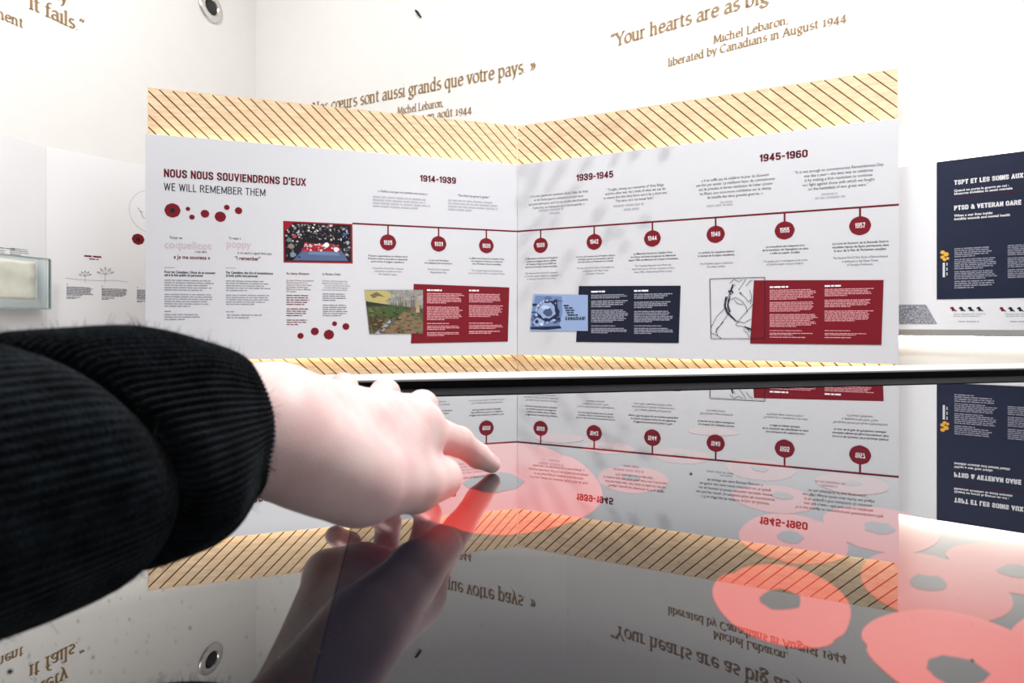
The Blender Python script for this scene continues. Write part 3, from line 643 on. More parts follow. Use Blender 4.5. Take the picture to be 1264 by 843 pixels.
def blue_print():
    c = [(658.7, 363), (725.9, 364), (725.9, 408.4), (654, 408.4)]; r = random.Random(12); B = (142, 164, 204); D = (34, 42, 70)
    L = [(c, B)]
    L.append(inq(c, [(.04, .04), (.52, .05), (.55, .5), (.5, .92), (.02, .94), (.01, .5)], (108, 130, 172)))
    for _ in range(26): L.append(blob(c, r.uniform(.04, .5), r.uniform(.06, .92), r.uniform(.02, .08), r.uniform(.02, .07), r.choice([D, (60, 74, 110), (84, 104, 146)]), r))
    L.append(blob(c, .29, .46, .2, .3, D, r, 16, .12)); L.append(blob(c, .27, .44, .155, .22, B, r, 16, .15))
    L.append(blob(c, .30, .5, .09, .10, (70, 84, 124), r, 10)); L.append(blob(c, .24, .36, .07, .06, (184, 200, 226), r, 10))
    for _ in range(30):
        t = r.uniform(0, 6.28); L.append(blob(c, .28 + .2 * math.cos(t), .47 + .3 * math.sin(t), r.uniform(.01, .035), r.uniform(.015, .04), r.choice([D, (168, 186, 216), B]), r))
    L.append(blob(c, .13, .76, .08, .12, B, r, 12, .1)); L.append(blob(c, .11, .75, .03, .05, D, r, 10)); L.append(blob(c, .2, .82, .03, .04, (210, 220, 238), r))
    L.append(inq(c, [(.0, .9), (.52, .86), (.55, .93), (.3, .97), (.02, .96)], D))
    o = polyprint('picture_print', PR, L, right, k=0.0048, dk=0.00001, label='pale blue printed picture with a dark drawing')
    greek('picture_text', PR, [(696 + i * 1.2, 708 + i * 3.0, 376.4 + i * 2.9, 379.2 + i * 2.9, 1) for i in range(5)], M['navy'], o, k=0.0056, seed=61, fill=.6)
    goth('picture_lettering', PR, 'CANADIAN!', 698, 395.2, 722.6, 4.2, M['navy'], o, t=.22, k=0.0056)
blue_print()

def sketch():
    c = [(876.3, 344.3), (944, 342.2), (944, 418), (877.8, 418)]
    frame = [[c[0], c[1]], [c[1], c[2]], [c[2], c[3]], [c[3], c[0]]]
    o = strokes('drawing_frame', PR, frame, .7, M['navy'], right, k=0.0042, label='thin dark outline around a line drawing')
    q = lambda *p: [quadpx(c, u, v) for u, v in p]
    Ls = [q((.0, .82), (.12, .62), (.26, .5), (.30, .36), (.38, .2), (.46, .1)), q((.08, .9), (.2, .74), (.34, .58)), q((.0, .9), (.14, .96), (.2, 1)),
          q((.36, .08), (.44, .02), (.52, .06), (.6, .03)), q((.28, .3), (.25, .45), (.30, .58), (.40, .66), (.48, .72)), q((.33, .34), (.31, .5), (.37, .62), (.5, .72)),
          q((.36, .36), (.46, .32), (.58, .38), (.66, .48), (.68, .56)), q((.5, .72), (.62, .6), (.72, .5), (.78, .44)), q((.46, .78), (.58, .80), (.70, .82), (.76, .84)),
          q((.46, .76), (.52, .72), (.62, .74), (.74, .68)), q((.52, .2), (.6, .1), (.66, .02)), q((.56, .26), (.64, .32), (.7, .4), (.74, .36)), q((.66, .14), (.72, .06), (.78, .04)),
          q((.6, .84), (.68, .92), (.72, .98)), q((.66, .82), (.72, .9)), q((.72, .2), (.76, .3), (.74, .44)), q((.12, .96), (.1, .84), (.24, .72)), q((.44, .36), (.5, .42), (.6, .44))]
    strokes('drawing_lines', PR, Ls, .55, M['black'], o, k=0.0040)
    Hs = [q((.30, .30), (.27, .46), (.31, .56), (.46, .70)), q((.34, .2), (.38, .28)), q((.38, .18), (.42, .25)), q((.42, .1), (.36, .24)), q((.62, .80), (.76, .86)), q((.54, .24), (.57, .26)), q((.36, .3), (.32, .44), (.36, .56))]
    for hs in Hs: strokes('drawing_accent', PR, [hs], 1.5, M['blue_navy'], o, k=0.0041)
sketch()

# ------------------------------------------------------------------ navy board on the right wall
PN = W2.off(0.10)
sN0 = PN.sz(1068, 300)[0]; sN1 = PN.sz(1420, 300)[0]
nzt = PN.sz(1156, 199.8)[1]; nzb = PN.sz(1156, 407)[1]
nb = empty('exhibit_display', PN.pt((sN0 + sN1) / 2, nzb), 'white wall panel with a navy block about PTSD and veteran care, at the right edge', 'exhibit panel')
slab('board', PN, sN0, sN1, nzb, nzt, -0.10, 0.0, M['bright_board'], nb, bevel=0.002)
slab('ledge', PN, sN0, sN1, PN.sz(1156, 415)[1], nzb - 0.001, -0.10, -0.03, M['trim'], nb)
slab('light_strip', PN, sN0 + .03, sN1 - .03, nzt + 0.001, nzt + 0.008, -0.075, -0.055, M['led_white'], nb)
slab('light_strip', PN, sN0 + .03, sN1 - .03, PN.sz(1156, 415)[1] - .008, PN.sz(1156, 415)[1] - .001, -0.095, -0.075, M['led_white'], nb)
slab('navy_block', PN, PN.sz(1156.3, 300)[0], sN1 - 0.15, PN.sz(1156, 369.6)[1], nzt - 0.002, 0, 0.002, M['blue_navy'], nb)
goth('heading_lettering', PN, 'TSPT ET LES SOINS AUX', 1177.7, 228.6, 1263, 5.9, M['white'], nb, t=.24, gap=.07, k=.003)
goth('heading_lettering', PN, 'PTSD & VETERAN CARE', 1177.7, 259.9, 1260.5, 5.9, M['white'], nb, t=.24, gap=.07, k=.003)
para('subheading', PN, ['Quand on porte la guerre en soi :', 'blessures invisibles et santé mentale'], 1177.7, 236.9, 3.8, 72, M['white'], nb, bold=1.3, align='L', capf=.7, k=.003)
para('subheading', PN, ['When a war lives inside:', 'invisible wounds and mental health'], 1177.7, 267.9, 4.1, 69, M['white'], nb, bold=1.3, align='L', capf=.7, k=.003)
strokes('divider_rule', PN, [[(1178, 246), (1300, 231)]], .5, M['maroon'], nb, k=.003)
greek('body_text', PN, [(1178, 1226, 306.5, 318.5, 5), (1178, 1234, 319.8, 333.5, 6), (1178, 1232, 334.8, 345.6, 5), (1178, 1232, 346.6, 357, 4), (1243.7, 1300, 302.5, 316, 6), (1243.7, 1300, 318, 331, 6), (1243.7, 1300, 332.5, 344, 5)], M['mist'], nb, seed=71, k=.003)
V, Fc = [], []
for x, y, r_ in ((1163.5, 311.5, 2.3), (1167.8, 314, 2.6), (1163.4, 317.5, 2.2), (1166, 320.4, 2.0), (1169.6, 319.0, 1.7)): disc(PN, x, y, r_ * PN.depth(x) / F, .003, V, Fc, .2, 20)
build('emblem', V, Fc, mat('yellow_ink', lin((224, 168, 60)), .6, noise=.05), nb, label='yellow emblem')
V, Fc = [], []
for i in range(9):
    y = 324.5 + i * 2.0; prism(PN, [PN.sz(x, yy) for x, yy in ((1163.6, y + 1.5), (1166.4, y + 1.5), (1166.4, y), (1163.6, y))], 0.002, .003, V, Fc)
    if i % 3 != 2: prism(PN, [PN.sz(x, yy) for x, yy in ((1168.2, y + 1.2), (1169.6, y + 1.2), (1169.6, y), (1168.2, y))], 0.002, .003, V, Fc)
build('upright_lettering', V, Fc, M['white'], nb)
L = [([(1095, 376), (1143, 376), (1157, 400), (1095, 400)], (150, 152, 162))]; r = random.Random(3)
for _ in range(420):
    y = r.uniform(376.8, 399.4); x = r.uniform(1110, 1141.5 + (y - 376) * .58); q = r.uniform(.5, 1.4)
    L.append(([(x, y), (x + q, y + r.uniform(-.4, .4)), (x + q * .6, y + .8), (x - .2, y + .6)], r.choice([(70, 74, 92), (112, 114, 126), (200, 202, 210), (216, 218, 224), (90, 92, 104)])))
polyprint('photo_print', PN, L, nb, k=.001, dk=.000004, label='grey printed photo strip')
for gx in (1172.5, 1233.5):
    for i in range(4):
        x, y = gx + i * 10.9, 378.6 + (.3 if gx > 1200 else 0); s = .9
        poly = [(0, 1.8), (1.4, .4), (3.2, 0), (5.2, .8), (6, 3), (8.2, 4.6), (9.8, 6.2), (7.6, 6), (5.8, 5.4), (4.2, 6.2), (2.4, 5.2), (2.6, 3.2), (.8, 3)]
        V, Fc = [], []; pts = [PN.sz(x + a * s, y + b * s) for a, b in poly][::-1]
        V += [PN.pt(a, z, .0012) for a, z in pts]; Fc.append(list(range(len(pts))))
        build('bird_icon', V, Fc, M['red'] if i == 0 else M['blue_navy'], nb, label=('red' if i == 0 else 'navy') + ' bird-shaped icon')
greek('body_text', PN, [(1177, 1224, 386.5, 391.5, 2), (1183, 1228, 395, 398.6, 1), (1241, 1290, 386.5, 391.5, 2), (1247, 1290, 395, 398.6, 1)], M['pale'], nb, seed=72, fill=.3)

# ------------------------------------------------------------------ boards and case on the left wall
def wl_board(x0, x1, deg, z1, k, y_seam):
    P = Plane((y_seam[0]), (y_seam[1]), deg); return P
YS = WL.depth(57) - 0.25; XS = (57 - CX) / F * YS
PB = Plane(XS, YS, 52.0)                       # farther board (to the right of the seam)
PA = Plane(XS, YS, 78.0)                       # nearer board (to the left of the seam)
bzt = PB.sz(57, 181)[1]; bzb = 0.75
bb = empty('exhibit_display', PB.pt(0.5, 0), 'pale panel with two leaf drawings and one red poppy, partly behind the timeline panel', 'exhibit panel')
slab('board', PB, 0.0, PB.sz(262, 300)[0], 0.0, bzt, -0.025, 0, M['sideboard'], bb, bevel=.002)
ba = empty('exhibit_display', PA.pt(-0.5, 0), 'pale panel at the left edge carrying a clear case of old paper', 'exhibit panel')
slab('board', PA, PA.sz(-160, 300)[0], 0.0, 0.0, bzt, -0.025, 0, M['sideboard'], ba, bevel=.002)
r_ = 6.6 * PB.depth(170) / F
V, Fc = [], []; disc(PB, 170.5, 295.3, r_ * 1.02, .0012, V, Fc, .02)
pp = build('poppy_print', V, Fc, M['red'], bb)
V, Fc = [], []; disc(PB, 170.5, 295.3, r_ * .36, .0018, V, Fc, .06); build('poppy_centre', V, Fc, M['black'], pp)
cs, cz = PB.sz(190, 262); rr = 27 * PB.depth(190) / F
ring = [(cs + rr * math.cos(t * math.pi / 24), cz + rr * math.sin(t * math.pi / 24)) for t in range(49)]
V, Fc = [], []
for (a, b), (c2, d) in zip(ring, ring[1:]):
    i = len(V); kk = .985
    V += [PB.pt(a, b, .001), PB.pt(c2, d, .001), PB.pt(cs + (c2 - cs) * kk, cz + (d - cz) * kk, .001), PB.pt(cs + (a - cs) * kk, cz + (b - cz) * kk, .001)]; Fc.append([i + 3, i + 2, i + 1, i])
build('seal_outline', V, Fc, M['pale'], bb)
strokes('seal_outline', PB, [[(170, 256), (174, 262), (176, 268), (179, 270)], [(172, 260), (177, 262)]], .5, M['grey'], bb)
greek('drawing_title', PB, [(104, 139, 314.4, 318.2, 1)], M['maroon'], bb, seed=81); greek('drawing_title', PB, [(110, 133, 318.4, 321.4, 1)], M['grey'], bb, seed=82)
def leaf(cx, cy, s):
    L = [[(cx, cy), (cx - .3 * s, cy + 9 * s)]]
    for a in (20, 55, 90, 125, 160):
        t = math.radians(a); e = (cx + 10 * s * math.cos(t), cy - 8.5 * s * math.sin(t)); L.append([(cx, cy), e])
        m1 = (cx + 6 * s * math.cos(t + .22), cy - 5 * s * math.sin(t + .22)); m2 = (cx + 6 * s * math.cos(t - .22), cy - 5 * s * math.sin(t - .22)); L.append([m1, e, m2])
    return L
strokes('leaf_drawing', PB, leaf(105, 341, .85), .3, M['grey'], bb); strokes('leaf_drawing', PB, leaf(130, 339, 1.15), .3, M['grey'], bb)
strokes('ground_line', PB, [[(80, 343), (95, 345), (120, 346.4), (140, 346), (158, 348)]], .3, M['grey'], bb)
greek('body_text', PB, [(82, 85, 350.4, 352, 1), (82, 116, 353.5, 365, 8), (82, 103, 366, 369, 2), (125.4, 128, 352.6, 354.2, 1), (125.4, 158, 355.6, 366, 7), (125.4, 143, 367, 370.4, 2), (169, 171, 354.2, 356, 1), (169, 190, 357.4, 370, 8), (169, 182, 371, 373.4, 2)], M['grey'], bb, seed=83, fill=.55)
greek('body_text', PA, [(-30, 37, 300.5, 304, 1), (-30, 10, 304.5, 314, 4), (12, 37, 305, 314.5, 4)], M['grey'], ba, seed=84, fill=.3)
# case: clear box with a steel lip, old paper inside
s1 = PA.sz(47, 350)[0]; s0 = s1 - 1.15; ct = PA.sz(47, 321)[1]; cb = PA.sz(47, 380)[1]
case = empty('display_case', PA.pt((s0 + s1) / 2, cb), 'clear wall-hung case holding a cream document, at the left edge', 'display case')
V, Fc = [], []
for a0, a1, z0, z1, k0, k1 in ((s0, s1, cb, ct, .094, .1), (s0, s1, ct - .006, ct, .002, .094), (s1 - .006, s1, cb, ct - .006, .002, .094), (s0, s0 + .006, cb, ct - .006, .002, .094)):
    prism(PA, [(a0, z0), (a1, z0), (a1, z1), (a0, z1)], k0, k1, V, Fc)
build('clear_cover', V, Fc, M['acrylic'], case)
V, Fc = [], []
for a0, a1, z0, z1, k0, k1 in ((s0, s1, ct, ct + .006, .088, .104), (s1, s1 + .006, cb, ct, .088, .104), (s0, s1 + .006, cb - .012, cb, .001, .104)):
    prism(PA, [(a0, z0), (a1, z0), (a1, z1), (a0, z1)], k0, k1, V, Fc)
build('case_rim', V, Fc, mat('grey_green_edge', (.30, .36, .37), .3, noise=.05), case)
slab('paper_rest', PA, s0 + .02, s1 - .03, cb + .0005, cb + .05, .002, .06, M['trim'], case)
sp = PA.sz(40, 350)[0]
V, Fc = [], []; nx = 24; rr2 = random.Random(4)
for j in range(13):
    for i in range(nx + 1):
        a = s0 + .05 + (sp - s0 - .05) * i / nx; z = cb + .052 + (ct - cb - .07) * j / 12
        V.append(PA.pt(a + (.006 * rr2.random() if i in (0, nx) else 0), z + (.006 * rr2.random() if j in (12,) else 0), .02 + .006 * math.sin(i * 1.1) + .004 * math.sin(j * .9 + i * .3)))
for j in range(12):
    for i in range(nx):
        q = j * (nx + 1) + i; Fc.append([q, q + 1, q + nx + 2, q + nx + 1])
doc = build('old_document', V, Fc, M['paper'], None, smooth=True); md = doc.modifiers.new('sheet', 'SOLIDIFY'); md.thickness = .0015
tag(doc, 'cream aged paper document inside the clear case', 'document')

# ------------------------------------------------------------------ quotations and fittings on the walls
def quote(label, P, specs, px):
    s, z = P.sz(*px); r = empty('wall_lettering', P.pt(s, z), label, 'wall text', 'gold quotations on the walls')
    for a in specs: serif('lettering_line', P, a[0], *a[1:5], M['gold'], r, **(a[5] if len(a) > 5 else {}))
    return r
quote('gold English quotation beginning Your hearts are as big, above the right timeline panel', W2,
      [('“Your hearts are as big as your country.”', 754, 58.6, 949.5, 10.6, {'fit': '“Your hearts are as big'}),
       ('Michel Lebaron,', 881, 53.6, 974.5, 6.5), ('liberated by Canadians in August 1944', 825, 82.0, 1046, 6.4)], (860, 60))
quote('gold French quotation ending que votre pays, partly hidden by the left timeline panel', W1,
      [('Nos cœurs sont aussi grands que votre pays. »', 386, 141.0, 662.5, 9.8), ('Michel Lebaron,', 491, 141.4, 548.5, 6.2), ('libéré par les Canadiens en août 1944', 430, 165.0, 583, 6.2)], (520, 120))
quote('gold quotation ending it fails, cut off by the top left corner', WL,
      [('society', 84, 6.0, 0, 11.0, {'anchor': 'R', 'fit': 1.0}), ('it fails.”', 105, 42, 0, 11.0, {'anchor': 'R', 'fit': 1.0}), ('ment', 29, 35, 0, 8.2, {'anchor': 'R', 'fit': 1.0})], (60, 20))

def lathe(P, x, y, prof, n=40):
    s, z = P.sz(x, y); V, Fc = [], []
    for r, k in prof:
        for i in range(n):
            t = 2 * math.pi * i / n; V.append(P.pt(s + r * math.cos(t), z + r * math.sin(t), k))
    for j in range(len(prof) - 1):
        for i in range(n):
            q = (i + 1) % n; Fc.append([j * n + i, j * n + q, (j + 1) * n + q, (j + 1) * n + i])
    Fc.append([(len(prof) - 1) * n + i for i in range(n)]); return V, Fc
R_ = 17.5 * WL.depth(258) / F
fx = empty('wall_fixture', WL.pt(*WL.sz(259, 9)), 'round steel wall fixture with a black centre, high on the left wall', 'wall fixture')
V, Fc = lathe(WL, 259, 9, [(R_, 0), (R_, .012), (R_ * .94, .022), (R_ * .62, .03), (R_ * .56, .028), (R_ * .54, .012)]); build('steel_ring', V, Fc, M['chrome'], fx, smooth=True)
V, Fc = lathe(WL, 259, 9, [(R_ * .55, .010), (R_ * .53, .016), (R_ * .3, .019), (R_ * .02, .020)]); build('black_lens', V, Fc, M['void'], fx, smooth=True)
V, Fc = [], []; prism(W1, [W1.sz(x, y) for x, y in ((519.4, 22.6), (520.6, 20.8), (516.4, 14.0), (513.6, 13.0), (513.4, 14.8), (515.4, 17.6))], 0, .02, V, Fc)
pg = build('wall_hook', V, Fc, M['void']); tag(pg, 'tiny dark hook high on the back wall near the room corner', 'hook')

# added unseen spotlight; its petals are placed to cast soft shadows on the right panel
LP = Vector((2.4, 0.3, 4.7)); aim = Vector(PR.pt(*PR.sz(800, 300))); ax_ = (aim - LP).normalized()
gs = empty('added_spotlight', tuple(LP + Vector((0, 0, CEIL - LP.z))), 'added black spotlight with shadow-casting petals hung from the ceiling, out of the picture', 'spotlight')
sp_ = bpy.data.lights.new('spot_beam', 'SPOT'); sp_.energy = 520; sp_.shadow_soft_size = .0028; sp_.spot_size = math.radians(58); sp_.spot_blend = .7; sp_.color = (1, .98, .95)
so = bpy.data.objects.new('spot_beam', sp_); COL.objects.link(so); so.location = LP; so.rotation_euler = ax_.to_track_quat('-Z', 'Y').to_euler()
V, Fc = [], []; r = random.Random(17)
BL = [(645, 210), (660, 214), (692, 209), (722, 205), (758, 199), (680, 229), (657, 231), (645, 250), (741, 262), (735, 271), (665, 275), (683, 276), (650, 291), (702, 317), (750, 290), (764, 288), (795, 275), (770, 306),
      (690, 162), (700, 152), (716, 166), (730, 180), (745, 152), (755, 146), (770, 141), (790, 157), (803, 152), (726, 148), (676, 178), (712, 186), (768, 176), (812, 168), (648, 365), (676, 418), (690, 340), (648, 320), (720, 345), (668, 350), (705, 240), (820, 190), (783, 190)]
for x, y in BL:
    t = Vector(PR.pt(*PR.sz(x, y))); d = t - LP; c = LP + d * (.5 / d.length); u = d.cross(Vector((0, 0, 1))).normalized(); v = u.cross(d).normalized()
    q0 = 6.6 * PR.depth(x) / F * .5 / d.length * r.uniform(.75, 1.2); tn = r.uniform(.8, 2.0); i = len(V)
    for k in range(14):
        a = 6.2832 * k / 14; p, q = q0 * 1.35 * math.cos(a), q0 * .8 * math.sin(a)
        V.append(tuple(c + u * (p * math.cos(tn) - q * math.sin(tn)) + v * (p * math.sin(tn) + q * math.cos(tn))))
    Fc.append(list(range(i, i + 14)))
build('shadow_petals', V, Fc, M['void'], gs)
V, Fc = [], []; tu = ax_.cross(Vector((0, 0, 1))).normalized(); tv = tu.cross(ax_); nn = 28
for rad, k in ((.05, -.12), (.09, -.10), (.09, .02), (.085, .02), (.085, -.09)):
    for i in range(nn): a = 6.2832 * i / nn; V.append(tuple(LP + ax_ * k + (tu * math.cos(a) + tv * math.sin(a)) * rad))
for j in range(4):
    for i in range(nn): q = (i + 1) % nn; Fc.append([j * nn + i, j * nn + q, (j + 1) * nn + q, (j + 1) * nn + i])
build('housing', V, Fc, M['void'], gs, smooth=True)
V, Fc = [], []; hp0 = LP - ax_ * .1; box(V, Fc, hp0.x - .012, hp0.x + .012, hp0.y - .012, hp0.y + .012, hp0.z, CEIL); build('hanger_rod', V, Fc, M['void'], gs)

# ------------------------------------------------------------------ touch table
TA = math.radians(10.8); E1 = (math.cos(TA), math.sin(TA)); E2 = (-math.sin(TA), math.cos(TA)); G0 = (0.0095, 0.835)
def tp(a, b, z): return (G0[0] + E1[0] * a + E2[0] * b, G0[1] + E1[1] * a + E2[1] * b, z)
def tbox(V, Fc, a0, a1, b0, b1, z0, z1):
    i = len(V)
    V += [tp(a0, b0, z0), tp(a1, b0, z0), tp(a1, b1, z0), tp(a0, b1, z0), tp(a0, b0, z1), tp(a1, b0, z1), tp(a1, b1, z1), tp(a0, b1, z1)]
    Fc += [[i + q for q in f] for f in ((3, 2, 1, 0), (4, 5, 6, 7), (0, 1, 5, 4), (1, 2, 6, 5), (2, 3, 7, 6), (3, 0, 4, 7))]
def tpx(x, y): Y = H * F / (y - HY); return ((x - CX) / F * Y, Y)
AL, AR, BF = -1.15, 1.25, -1.0
table = empty('touch_table', tp(0, -.4, 0), 'black glass touchscreen table showing lit red poppies, under the reaching hand', 'touch table')
V, Fc = [], []; tbox(V, Fc, AL, AR, BF, 0.0, T - .012, T); build('glass_top', V, Fc, M['dark_glass'], table, label='black mirror-like glass')
V, Fc = [], []; i = 0
V += [tp(-.1915, -.74, T + .00004), tp(1.02, -.74, T + .00004), tp(1.02, -.012, T + .00004), tp(-.1915, -.012, T + .00004)]; Fc.append([0, 1, 2, 3])
screen = build('screen', V, Fc, M['screen'], table)
V, Fc = [], []; V += [tp(-.1923, -.74, T + .00006), tp(-.1915, -.74, T + .00006), tp(-.1915, -.012, T + .00006), tp(-.1923, -.012, T + .00006)]; Fc.append([0, 1, 2, 3])
build('screen_edge', V, Fc, glassy('display_edge', (.002, .004, .010), gain=.6), screen)
V, Fc = [], []; tbox(V, Fc, AL, AR, 0.0, .085, T - .012, T + .0004); build('bezel', V, Fc, M['bezel'], table)
V, Fc = [], []; tbox(V, Fc, AL, AR, .085, .110, T - .02, T + .0125); build('black_frame', V, Fc, M['rubber'], table)
V, Fc = [], []; tbox(V, Fc, AL - .06, AR + .06, .110, .215, T - .05, T + .014)
tbox(V, Fc, AL - .06, AL, BF - .06, .110, T - .05, T + .004); tbox(V, Fc, AR, AR + .06, BF - .06, .110, T - .05, T + .004); tbox(V, Fc, AL, AR, BF - .06, BF, T - .05, T + .004)
fr = build('white_frame', V, Fc, M['trim'], table); md = fr.modifiers.new('soft_edge', 'BEVEL'); md.width = .003; md.segments = 2
V, Fc = [], []; tbox(V, Fc, AL + .02, AR - .02, BF + .02, .10, T - .10, T - .013); build('table_body', V, Fc, M['bezel'], table)
V, Fc = [], []; tbox(V, Fc, AL + .35, AR - .35, -.7, -.1, .0, T - .10); pd = build('pedestal', V, Fc, M['trim'], table)

POP = [  # lit poppies on the display: outline (x, y, rx, ry, turn), centre (x, y, rx, ry)
    (621, 604, 121, 57, 0, None), (781, 592, 43.5, 16.5, 3, (779, 590, 11, 4)), (750, 553, 33, 7.5, 3, (748, 552, 9, 2)), (841, 563, 36, 9.5, 4, (840, 562, 9, 2.4)),
    (939, 580, 43, 13, 5, (938, 579, 11, 3.4)), (955, 616, 51, 17, 7, (965, 612, 14, 4.4)), (980, 666, 68, 30, 9, (976, 663, 17, 7.5)), (1088, 654, 73, 27, 9, (1085, 652, 20, 8)),
    (1155, 727, 96, 41, 13, (1146, 720, 27, 10)), (1256, 703, 88, 30, 11, (1256, 706, 25, 8)), (967, 748, 87, 49, 14, (963.5, 741, 24, 13)), (1184, 815, 121, 57, 15, (1182, 829, 36, 20)),
    (1300, 800, 56, 44, 12, None), (1052, 598, 46, 12, 6, (1052, 597, 12, 3)), (690, 541, 30, 6, 2, None), (880, 533, 32, 5, 3, None)]
PG = ['bright', 'soft', 'faint', 'dim', 'dim', 'faint', 'soft', 'soft', 'soft', 'soft', 'mid', 'mid', 'mid', 'dim', 'dim', 'dim']
for j, (x, y, rx, ry, tn, hole) in enumerate(POP):
    V, Fc = [], []; t0 = math.radians(tn); n = 56; r = random.Random(j)
    p1, p2 = r.uniform(0, 6), r.uniform(0, 6)
    for i in range(n):
        t = 2 * math.pi * i / n; q = 1 + .022 * math.cos(3 * t + p1) + .014 * math.cos(5 * t + p2)
        for lobe in ((.2 + p1) % 3.1, (.2 + p1) % 3.1 + 3.2):
            d = (t - lobe + math.pi) % (2 * math.pi) - math.pi; q -= .05 * math.exp(-(d / .10) ** 2)
        a, b = rx * q * math.cos(t), ry * q * math.sin(t)
        X, Y = tpx(x + a * math.cos(t0) - b * math.sin(t0), y + a * math.sin(t0) + b * math.cos(t0))
        V.append((X, Y, T + .00008 + j * .000006))
    o = build('poppy_image', V, [list(range(n - 1, -1, -1))], M['poppy_' + PG[j]], screen)
    hp = None
    if j == 0: hp = [(571, 597), (581, 590), (592, 587), (604, 585), (618, 583), (632, 585), (640, 590), (648, 594), (642, 600), (636, 604), (624, 606), (612, 609), (598, 608), (588, 605), (578, 603)]
    elif hole: hp = [(hole[0] + hole[2] * (1 + r.uniform(-.16, .16)) * math.cos(t) , hole[1] + hole[3] * (1 + r.uniform(-.16, .16)) * math.sin(t) + hole[2] * .1 * math.cos(t)) for t in [2 * math.pi * i / 12 for i in range(12)]]
    if hp:
        V = [(*tpx(*p), T + .00020) for p in hp]; build('poppy_image', V, [list(range(len(V) - 1, -1, -1))], M['poppy_core'], screen)

# dust on the glass
V, Fc = [], []; r = random.Random(21)
def speck(x, y, sz):
    X, Y = tpx(x, y); i = len(V); n = 6; ph = r.uniform(0, 6)
    for q in range(n): V.append((X + sz * r.uniform(.5, 1.1) * math.cos(ph + q * 6.283 / n), Y + sz * r.uniform(.5, 1.1) * math.sin(ph + q * 6.283 / n), T + .0003))
    V.append((X, Y, T + .0003 + sz * .6)); Fc.extend([[i + q, i + (q + 1) % n, i + n] for q in range(n)])
for _ in range(150): speck(r.uniform(0, 420), r.uniform(690, 843), r.choice((.00015, .0002, .00028, .00035)))
for _ in range(90): speck(r.uniform(470, 740), r.uniform(720, 843), r.choice((.00012, .00018, .00026)))
for _ in range(60): speck(r.uniform(740, 1264), r.uniform(560, 843), r.choice((.00012, .0002)))
for x, y, s in ((853, 585, .0017), (12, 829, .0009), (1200, 816, .0007), (838, 694, .0005), (110, 735, .0005), (235, 775, .0005)): speck(x, y, s)
build('dust', V, Fc, mat('dust_grains', (.06, .055, .05), .9, noise=.3, scale=300), table, kind='stuff')

